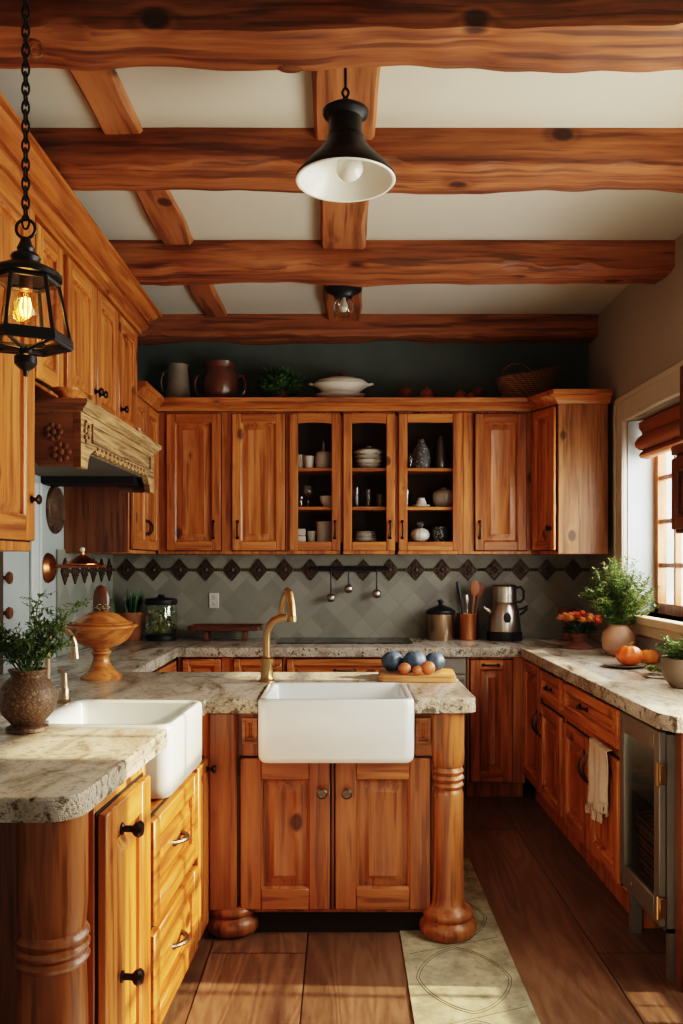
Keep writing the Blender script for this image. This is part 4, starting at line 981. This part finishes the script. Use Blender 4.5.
t = thing('soup_tureen', 'oval cream tureen with a lid and side handles on the cabinet top', 'tureen', (on_top(341), 5.68, ZK + .0345))
MB().lathe([(.085, 0), (.09, .010), (.15, .055), (.185, .080), (.19, .085), (.178, .088), (.1, .07), (0, .06)], seg=44, sy=.62).build('bowl', CREAM, t)
l = MB().lathe([(.182, .089), (.176, .099), (.15, .117), (.09, .133), (.03, .14), (0, .141)], seg=44, sy=.62).build('lid', CREAM, t)
MB().lathe([(.008, .140), (.01, .148), (.022, .156), (.020, .168), (0, .172)], seg=16).build('finial', BROWNC, l)
for s_ in (-1, 1): MB().tube([(s_ * .175, -.02, .083), (s_ * .205, -.02, .09), (s_ * .215, 0, .09), (s_ * .205, .02, .09), (s_ * .175, .02, .083)], .006, 8).build('handle', CREAM, t)
for px, r_, mat, lab, dz in ((405, .053, DARKFR, 'dark red round fruit nearest the tureen on the cabinet top', 0), (426.5, .048, REDFR, 'brownish red round fruit next to the dark one on the cabinet top', 0), (460, .040, REDFR, 'larger low brown fruit of the group beside the basket', 0), (470, .030, REDFR, 'smallest brown fruit squeezed in the group beside the basket', 0)):
    t = thing('pomegranate', lab, 'fruit', (on_top(px), 5.66 if r_ > .035 else 5.64, ZK), 0, 'fruit on the cabinet top')
    MB().sphere((0, 0, r_ * .95), r_, seg=22, rin=12, scale=(1, 1, .95)).build('flesh', mat, t); MB().tube([(0, 0, r_ * 1.86), (0, 0, r_ * 2.15)], [.009, .007], 8).build('crown', mat, t)
single(MB().lathe([(.045, 0), (.055, .01), (.062, .035), (.054, .04), (.03, .02), (0, .018)], seg=20), 'small_bowl', BROWNC, 'small dark bowl holding a fruit beside the basket', 'bowl', (on_top(474.5) + .03, 5.72, ZK))
t = thing('pomegranate', 'dark fruit sitting raised in the small bowl beside the basket', 'fruit', (on_top(474.5) + .03, 5.72, ZK + .032), 0, 'fruit on the cabinet top')
MB().sphere((0, 0, .042), .043, seg=22, rin=12).build('flesh', DARKFR, t); MB().tube([(0, 0, .08), (0, 0, .09)], [.009, .007], 8).build('crown', DARKFR, t)
t = thing('wicker_basket', 'boat-shaped brown wicker basket with a thin hoop handle on the cabinet top', 'basket', (on_top(527) - .01, 5.68, ZK))
rings = []
for r_, z in ((.10, 0), (.13, .004), (.165, .06), (.185, .12), (.195, .165), (.203, .17), (.203, .182), (.192, .184), (.175, .14), (.12, .03)):
    ring = []
    for k in range(44):
        a = 2 * PI * k / 44; up_ = (z / .17) * (.055 * max(0, math.cos(a)) ** 1.2 - .02 * max(0, -math.cos(a)))
        ring.append((r_ * math.cos(a) * (1 + .12 * max(0, math.cos(a)) * z / .17), r_ * .58 * math.sin(a), z + up_))
    rings.append(ring)
MB().loops(rings).build('woven_body', WICK, t)
MB().tube([(-.12 + .11 * (1 - math.cos(PI * k / 14)) - .05, 0, .15 + .115 * math.sin(PI * k / 14)) for k in range(15)], .005, 6).build('handle', WICK, t)

# ------------------------------------------------------------------ crockery behind the glazed doors
def gx(px, Y=5.67): return (px - 341.5) * Y / FPX
S0, S1, S2 = SHZ[0] + .0005, SHZ[1] + .0005, ZU0 + .0805
def lt(prof, **k): return MB().lathe(prof, seg=26, **k)
CUP = lambda r, h: [(r * .75, 0), (r * .8, .003), (r, h), (r * .92, h), (r * .7, .012), (0, .01)]
GLS = lambda r, h: [(r * .8, 0), (r * .85, .003), (r, h), (r * .95, h), (r * .8, .012), (0, .01)]
BOWL = lambda r, h: [(r * .5, 0), (r * .55, .004), (r * .9, h * .55), (r, h), (r * .95, h), (r * .8, h * .5), (0, h * .25)]
def item(name, prof, mat, px, z, label, cat, Y=5.67, group=None, **k):
    return single(lt(prof, **k), name, mat, label, cat, (gx(px, Y), Y, z), 0, group)
G = 'crockery in the glazed cabinet'
item('small_mug', CUP(.032, .10), CREAM, 300.5, S0, 'pale mug half hidden at the edge of the upper shelf, first glazed door', 'mug', 5.70, G)
item('tumbler', CUP(.034, .088), CREAM, 309, S0, 'pale tumbler beside the spired jar behind the first glazed door', 'tumbler', 5.66, G)
t = thing('lidded_jar', 'grey jar with a tall spired lid on the upper shelf of the first glazed door', 'jar', (gx(323.5), 5.67, S0)); lt([(.050, 0), (.054, .005), (.056, .08), (.05, .10), (0, .10)]).build('vessel', CREAMD, t); lt([(.052, .101), (.05, .112), (.02, .122), (.006, .13), (.009, .14), (.006, .15), (.010, .165), (.004, .18), (0, .2)]).build('lid', CREAMD, t)
item('wine_glass', [(.026, 0), (.026, .003), (.005, .008), (.005, .06), (.02, .07), (.031, .10), (.027, .145), (.025, .145), (.028, .10), (0, .072)], GLASSJ, 308, S1, 'stemmed wine glass on the middle shelf behind the first glazed door', 'glass', 5.64, G)
item('shot_glass', GLS(.018, .07), GLASSJ, 300.5, S1, 'little glass beside the wine glass on the middle shelf', 'glass', 5.66, G)
item('small_bowl', BOWL(.052, .075), CREAM, 327.5, S1, 'pale bowl on the middle shelf behind the first glazed door', 'bowl', 5.66, G)
for i, z in enumerate((0, .046)): single(MB().box(-.028, .028, -.028, .028, 0, .044, bev=.006, seg=2), 'ceramic_box', CREAM, ('upper' if i else 'lower') + ' of two small stacked pale boxes on the cabinet bottom', 'box', (gx(301.5), 5.66, S2 + z), 0, G)
item('beaker', CUP(.028, .075), CREAMD, 311.5, S2, 'grey beaker between the stacked boxes and the crock on the cabinet bottom', 'beaker', 5.66, G)
item('storage_crock', [(.054, 0), (.057, .004), (.057, .12), (.061, .125), (.061, .138), (.053, .138), (.05, .11), (0, .1)], CREAMD, 325, S2, 'grey straight-sided crock on the cabinet bottom behind the first glazed door', 'crock', 5.67, G)
for i in range(4): single(lt([(.055, 0), (.06, .003), (.098 - .004 * (3 - i), .03), (.10 - .004 * (3 - i), .034), (.09, .03), (0, .012)]), 'serving_bowl', CREAM if i % 2 else CREAMD, ('bottom bowl', 'second bowl from the bottom', 'third bowl from the bottom', 'top bowl')[i] + ' of the stack behind the middle glazed door', 'bowl', (gx(369), 5.68, S0 + .028 * i), 0, G)
item('bowl_lid', [(.09, 0), (.088, .008), (.05, .022), (.015, .028), (.016, .038), (0, .04)], CREAMD, 369, S0 + .119, 'shallow lid covering the bowl stack behind the middle glazed door', 'lid', 5.68, G)
item('tumbler', GLS(.024, .13), GLASSJ, 356, S1, 'tall clear glass nearest the hinge side on the middle shelf', 'glass', 5.65, G)
item('tumbler', GLS(.03, .12), GLASSJ, 368, S1, 'wide clear glass in the middle of the middle shelf row', 'glass', 5.67, G)
item('tumbler', GLS(.027, .085), plain('amber glass', (.16, .09, .05), .2, bump=0), 380, S1, 'amber brown tumbler on the middle shelf behind the middle glazed door', 'glass', 5.66, G)
for i in range(5): single(lt([(.04, 0), (.045, .002), (.078 - .004 * i, .012), (.08 - .004 * i, .015), (.07, .013), (0, .005)]), 'dinner_plate', CREAM if i % 2 else CREAMD, ('lowest plate', 'second plate up', 'middle plate', 'second plate from the top', 'top plate')[i] + ' of the stack on the cabinet bottom', 'plate', (gx(365), 5.66, S2 + .0145 * i), 0, G)
def dots(name, c1, c2, sc): 
    n = NT(name); v = n.coords(); d = n.n('ShaderNodeTexVoronoi', {'Vector': v, 'Scale': sc}).outputs[0]
    return n.done(n.mix(n.ramp(d, [(.3, (1, 1, 1)), (.4, (0, 0, 0))]), c1, c2), .4)
DOT1 = dots('speckled grey glaze', (.09, .09, .085), (.34, .34, .31), 55); DOT2 = dots('spotted dark glaze', (.05, .06, .06), (.42, .42, .38), 75)
item('patterned_bottle', [(.05, 0), (.055, .004), (.062, .06), (.055, .12), (.03, .165), (.022, .18), (.026, .188), (.018, .2), (0, .205)], DOT1, 421.5, S0, 'speckled grey stoppered bottle on the upper shelf of the widest glazed door', 'bottle', 5.67, G)
item('tumbler', GLS(.026, .105), GLASSJ, 410, S0, 'clear glass beside the speckled bottle on the upper shelf', 'glass', 5.66, G)
t = thing('tall_pitcher', 'slender dark steel pitcher beside the speckled bottle on the upper shelf', 'pitcher', (gx(441), 5.67, S0)); lt([(.038, 0), (.040, .004), (.034, .12), (.024, .19), (.02, .21), (.012, .222), (0, .225)]).build('vessel', plain('grey pewter', (.20, .19, .175), .3, .7), t); MB().tube([(-.03, 0, .18), (-.055, 0, .175), (-.065, 0, .13), (-.055, 0, .08), (-.037, 0, .07)], .005, 8).build('handle', BLACKM, t)
t = thing('glass_mug', 'glass mug with a handle on the middle shelf of the widest glazed door', 'mug', (gx(406), 5.70, S1)); lt(GLS(.034, .12)).build('vessel', GLASSJ, t); MB().tube([(.03, 0, .095), (.055, 0, .09), (.058, 0, .05), (.032, 0, .035)], .004, 8).build('handle', GLASSJ, t)
t = thing('butter_dish', 'low cream butter dish on the middle shelf next to the lidded bowl', 'dish', (gx(421), 5.65, S1)); lt([(.04, 0), (.055, .006), (.06, .016), (.05, .018), (0, .018)]).build('dish', CREAM, t); lt([(.03, .019), (.036, .024), (.03, .045), (.022, .052), (.026, .062), (0, .066)]).build('lid', CREAM, t)
t = thing('lidded_bowl', 'large pale lidded bowl on the middle shelf of the widest glazed door', 'bowl', (gx(444), 5.68, S1)); lt([(.045, 0), (.05, .004), (.070, .04), (.074, .085), (.07, .095), (0, .095)]).build('bowl', CREAMD, t); lt([(.07, .096), (.065, .105), (.035, .12), (.015, .124), (.02, .132), (.0, .138)]).build('lid', CREAMD, t)
t = thing('ceramic_pot', 'round white ribbed pot with a decorated stopper on the cabinet bottom', 'pot', (gx(420), 5.66, S2)); MB().sphere((0, 0, .05), .062, seg=40, rin=12, scale=(1, 1, .8), lobes=12, amp=.03).build('vessel', CREAM, t); lt([(.02, .098), (.016, .106), (.03, .115), (.02, .125), (.026, .135), (0, .14)]).build('stopper', DOT1, t)
item('patterned_cup', [(.032, 0), (.036, .004), (.052, .05), (.05, .09), (.046, .105), (.04, .105), (.044, .05), (0, .02)], DOT2, 440, S2, 'dark spotted cup on the cabinet bottom behind the widest glazed door', 'cup', 5.66, G)

# ------------------------------------------------------------------ lights as things
t = thing('dome_pendant', 'black dome pendant with a white inside hanging from the broad beam', 'pendant lamp', (.013, 2.72, 0)); zr = 2.668
sh = MB().lathe([(.155, zr), (.160, zr + .004), (.158, zr + .012), (.12, zr + .055), (.085, zr + .09), (.068, zr + .115), (.062, zr + .13), (.058, zr + .133), (.058, zr + .12), (.08, zr + .085), (.115, zr + .05), (.15, zr + .008)], seg=48, cap0=False, cap1=False).loops([], 0) if False else None
m = MB(); m.lathe([(.160, zr + .002), (.159, zr + .012), (.12, zr + .058), (.085, zr + .094), (.066, zr + .12), (.062, zr + .135), (.03, zr + .136)], seg=52, mi=0, cap0=False, cap1=True)
m.lathe([(.160, zr + .002), (.157, zr - .001), (.150, zr), (.147, zr + .006), (.112, zr + .048), (.08, zr + .085), (.05, zr + .10), (0, zr + .102)], seg=52, mi=1, cap0=False, cap1=True)
m.build('shade', [BLACKM, plain('white enamel', (.74, .73, .66), .3, var=.04, bump=0)], t)
MB().lathe([(.062, zr + .136), (.054, zr + .142), (.052, zr + .20), (.06, zr + .206), (.072, zr + .212), (.074, zr + .222), (.06, zr + .232), (.03, zr + .24), (.014, zr + .25), (.012, zr + .262), (0, zr + .264)], seg=36).build('cap', BLACKM, t)
MB().tube([(.0, 0, zr + .26)] + [(.010 * math.sin(PI * k / 6), 0, zr + .266 + .034 * k / 6) for k in range(1, 6)] + [(0, 0, zr + .30), (0, 0, 3.038)], .0045, 8).tube([(0, 0, zr + .258)] + [(-.010 * math.sin(PI * k / 6), 0, zr + .266 + .034 * k / 6) for k in range(1, 6)] + [(0, 0, zr + .30)], .0045, 8).build('stem', BLACKM, t)
MB().sphere((.012, 0, zr + .042), .044, scale=(1, 1, .9)).build('bulb', plain('milky bulb', (.70, .70, .62), .2, var=.02, bump=0), t)
t = thing('flush_ceiling_light', 'small black flush ceiling light with a bare glass globe', 'ceiling light', (.012, 4.95, 3.044))
MB().lathe([(.10, 0), (.108, -.006), (.105, -.016), (.07, -.03), (.055, -.045), (.052, -.055), (0, -.056)], seg=36).build('collar', BLACKM, t)
MB().sphere((0, 0, -.112), .062, seg=24, rin=14).build('globe', GLASSJ, t)
MB().lathe([(.012, -.056), (.014, -.075), (.024, -.10), (.026, -.118), (.015, -.135), (0, -.138)], seg=16).build('bulb', CREAM, t)
# lantern
LX, LY = -.862, 2.32
t = thing('hanging_lantern', 'black iron lantern with clear panes and a glowing bulb on a long chain', 'lantern', (LX, LY, 0)); Z = lambda py: CAM_Z + (562 - py) * LY / FPX
top, rim, bot = Z(250), Z(271), Z(340)
m = MB(); m.lathe([(.012, Z(238)), (.016, Z(243)), (.024, Z(249)), (.020, Z(252)), (.036, Z(255)), (.040, Z(258)), (.034, Z(262)), (.055, Z(266)), (.088, Z(272)), (.096, Z(275)), (.096, Z(279)), (.084, Z(280)), (.03, Z(270))], seg=36); m.build('cap', BLACKM, t)
m = MB(); hx = lambda r_, z, k: (r_ * math.cos(PI / 3 * k + .45), r_ * math.sin(PI / 3 * k + .45), z)
for r_, z in ((.086, Z(281)), (.117, Z(338))): m.tube([hx(r_, z, k) for k in range(6)], .0075 if r_ < .1 else .009, 6, closed=True)
for k in range(6): m.tube([hx(.086, Z(281), k), hx(.117, Z(338), k)], .0055, 6)
for z_ in (Z(341), Z(344)): m.tube([hx(.119, z_, k) for k in range(6)], .008, 6, closed=True)
for k in range(3): m.tube([hx(.117, Z(344), k), (0, 0, Z(350)), hx(.117, Z(344), k + 3)], .005, 6)
m.build('cage', BLACKM, t)
m = MB()
for k in range(6): m.f([m.v(hx(.085, Z(281), k)), m.v(hx(.085, Z(281), k + 1)), m.v(hx(.115, Z(338), k + 1)), m.v(hx(.115, Z(338), k))])
m.build('pane', GLASSL, t, smooth=False)
MB().lathe([(.018, Z(349)), (.018, Z(354)), (.030, Z(357)), (.030, Z(364)), (.020, Z(368)), (.008, Z(371)), (.006, Z(376)), (0, Z(377))], seg=18).build('finial', BLACKM, t)
MB().lathe([(.018, Z(276)), (.018, Z(290)), (.014, Z(291))], seg=16).build('socket', BROWNC, t)
b = MB().lathe([(.014, Z(290)), (.02, Z(294)), (.032, Z(303)), (.034, Z(311)), (.028, Z(319)), (.012, Z(323.5)), (0, Z(324))], seg=24).build('bulb', BULBGL, t)
m = MB()
for k in range(4):
    a = k * PI / 2 + .3; m.tube([(.009 * math.cos(a), .009 * math.sin(a), Z(298)), (.014 * math.cos(a), .014 * math.sin(a), Z(307)), (.008 * math.cos(a), .008 * math.sin(a), Z(316))], .0022, 6)
m.build('filament', FILAMENT, b)
m = MB(); m.tube([(.026 * math.cos(2 * PI * k / 20), 0, Z(229) + .026 * math.sin(2 * PI * k / 20)) for k in range(20)], .0045, 8, closed=True); m.build('hanging_ring', BLACKM, t)
m = MB(); zc = Z(222); i = 0
while zc < 3.05:
    L = .026; ring = []
    for k in range(14):
        a = 2 * PI * k / 14; u, w_ = .0095 * math.cos(a), (L + .006) * .62 * math.sin(a)
        ring.append((u * (i % 2 == 0) + .0, u * (i % 2), zc + w_))
    m.tube(ring, .0030, 6, closed=True); zc += L; i += 1
m.build('chain', BLACKM, t)

# ------------------------------------------------------------------ runner
t = thing('floor_runner', 'faded pale runner rug with ogee outlines on the plank floor', 'rug', (0, 0, 0))
m = MB(); m.box(.228, .622, 1.6, 4.15, .0008, .0065, bev=.001); m.build('pile', RUGM, t)
m = MB()
for yc in (1.93, 2.44, 2.95, 3.46, 3.97):
    for sc_ in (1, .94):
        ring = []
        for k in range(48):
            a = 2 * PI * k / 48; rr_ = 1 - .10 * abs(math.sin(2 * a)) + .0
            ring.append((.425 + .165 * sc_ * math.cos(a) * rr_ * (1 if abs(math.cos(a)) > .0 else 1), yc + .235 * sc_ * math.sin(a) * rr_, .0068))
        m.tube(ring, .0014, 4, closed=True)
for y in (2.18, 2.69, 3.2):
    m.tube([(.25, y - .07, .0068), (.425, y, .0068), (.60, y + .07, .0068)], .0011, 4)
m.build('outline_pattern', RUGL, t)

# ------------------------------------------------------------------ camera
cam = bpy.data.cameras.new('camera'); co = bpy.data.objects.new('camera', cam); COL.objects.link(co)
co.location = (0, 0, CAM_Z); co.rotation_euler = (PI / 2, 0, 0)
cam.sensor_fit = 'VERTICAL'; cam.sensor_height = 36; cam.lens = FPX / 1024 * 36; cam.shift_y = 50 / 1024; cam.clip_start = .05
SC.camera = co

# ------------------------------------------------------------------ light
def lamp(kind, name, loc, energy, color, aim=None, direction=None, **k):
    d = bpy.data.lights.new(name, kind); o = bpy.data.objects.new(name, d); COL.objects.link(o)
    d.energy = energy; d.color = color; o.location = loc
    v = Vector(direction) if direction else Vector(aim) - Vector(loc)
    o.rotation_euler = v.to_track_quat('-Z', 'Y').to_euler()
    for a, b in k.items(): setattr(d, a, b)
    return o
lamp('SUN', 'sun', (6, 3, 4), 9.5, (1, .80, .52), direction=(-.86, .035, -.42), angle=R(.9))
lamp('AREA', 'window_sky', (1.99, 4.35, 1.75), 60, (.94, .97, 1), direction=(-1, -.02, -.05), shape='RECTANGLE', size=1.3, size_y=1.0)
lamp('AREA', 'side_window_sky', (1.66, 2.65, 1.72), 50, (1, .93, .80), direction=(-1, .12, .2), shape='RECTANGLE', size=.95, size_y=1.2)
lamp('AREA', 'room_fill', (-.2, -.8, 1.0), 9, (1, .92, .82), aim=(1.1, 4.2, .6), shape='RECTANGLE', size=2.2, size_y=1.4)
lamp('AREA', 'floor_bounce', (.2, 2.2, .06), 6, (1, .80, .55), direction=(0, .25, 1), shape='RECTANGLE', size=1.8, size_y=.8)
lamp('SPOT', 'aisle_fill', (-.6, .1, 2.2), 150, (1, .90, .76), aim=(1.12, 4.0, .5), spot_size=R(30), spot_blend=.9, shadow_soft_size=.35)
lamp('POINT', 'cooler_fill', (1.30, 3.02, .80), 1.4, (1, .85, .65), aim=(0, 0, 0), shadow_soft_size=.03)  # added fill lamp inside the cooler, brightens the basket
lamp('POINT', 'lantern_bulb', (LX, LY, Z(309)), 1.2, (1, .6, .25), aim=(0, 0, 0), shadow_soft_size=.02)
w = bpy.data.worlds.new('world'); SC.world = w; w.use_nodes = True
nt = w.node_tree; bg = nt.nodes['Background']
tc = nt.nodes.new('ShaderNodeTexCoord'); nz = nt.nodes.new('ShaderNodeTexNoise'); nz.inputs['Scale'].default_value = 9; nz.inputs['Detail'].default_value = 4
rp = nt.nodes.new('ShaderNodeValToRGB'); rp.color_ramp.elements[0].position = .4; rp.color_ramp.elements[0].color = (.62, .70, .52, 1); rp.color_ramp.elements[1].position = .6; rp.color_ramp.elements[1].color = (1, .97, .88, 1)
nt.links.new(tc.outputs['Generated'], nz.inputs['Vector']); nt.links.new(nz.outputs[0], rp.inputs[0]); nt.links.new(rp.outputs[0], bg.inputs[0]); bg.inputs[1].default_value = 3.0
SC.view_settings.view_transform = 'Filmic'; SC.view_settings.look = 'High Contrast'; SC.view_settings.exposure = 0.12
SC.cycles.use_denoising = True; SC.cycles.max_bounces = 8; SC.cycles.diffuse_bounces = 4; SC.cycles.transparent_max_bounces = 16; SC.cycles.caustics_reflective = False; SC.cycles.caustics_refractive = False; SC.cycles.sample_clamp_indirect = 6
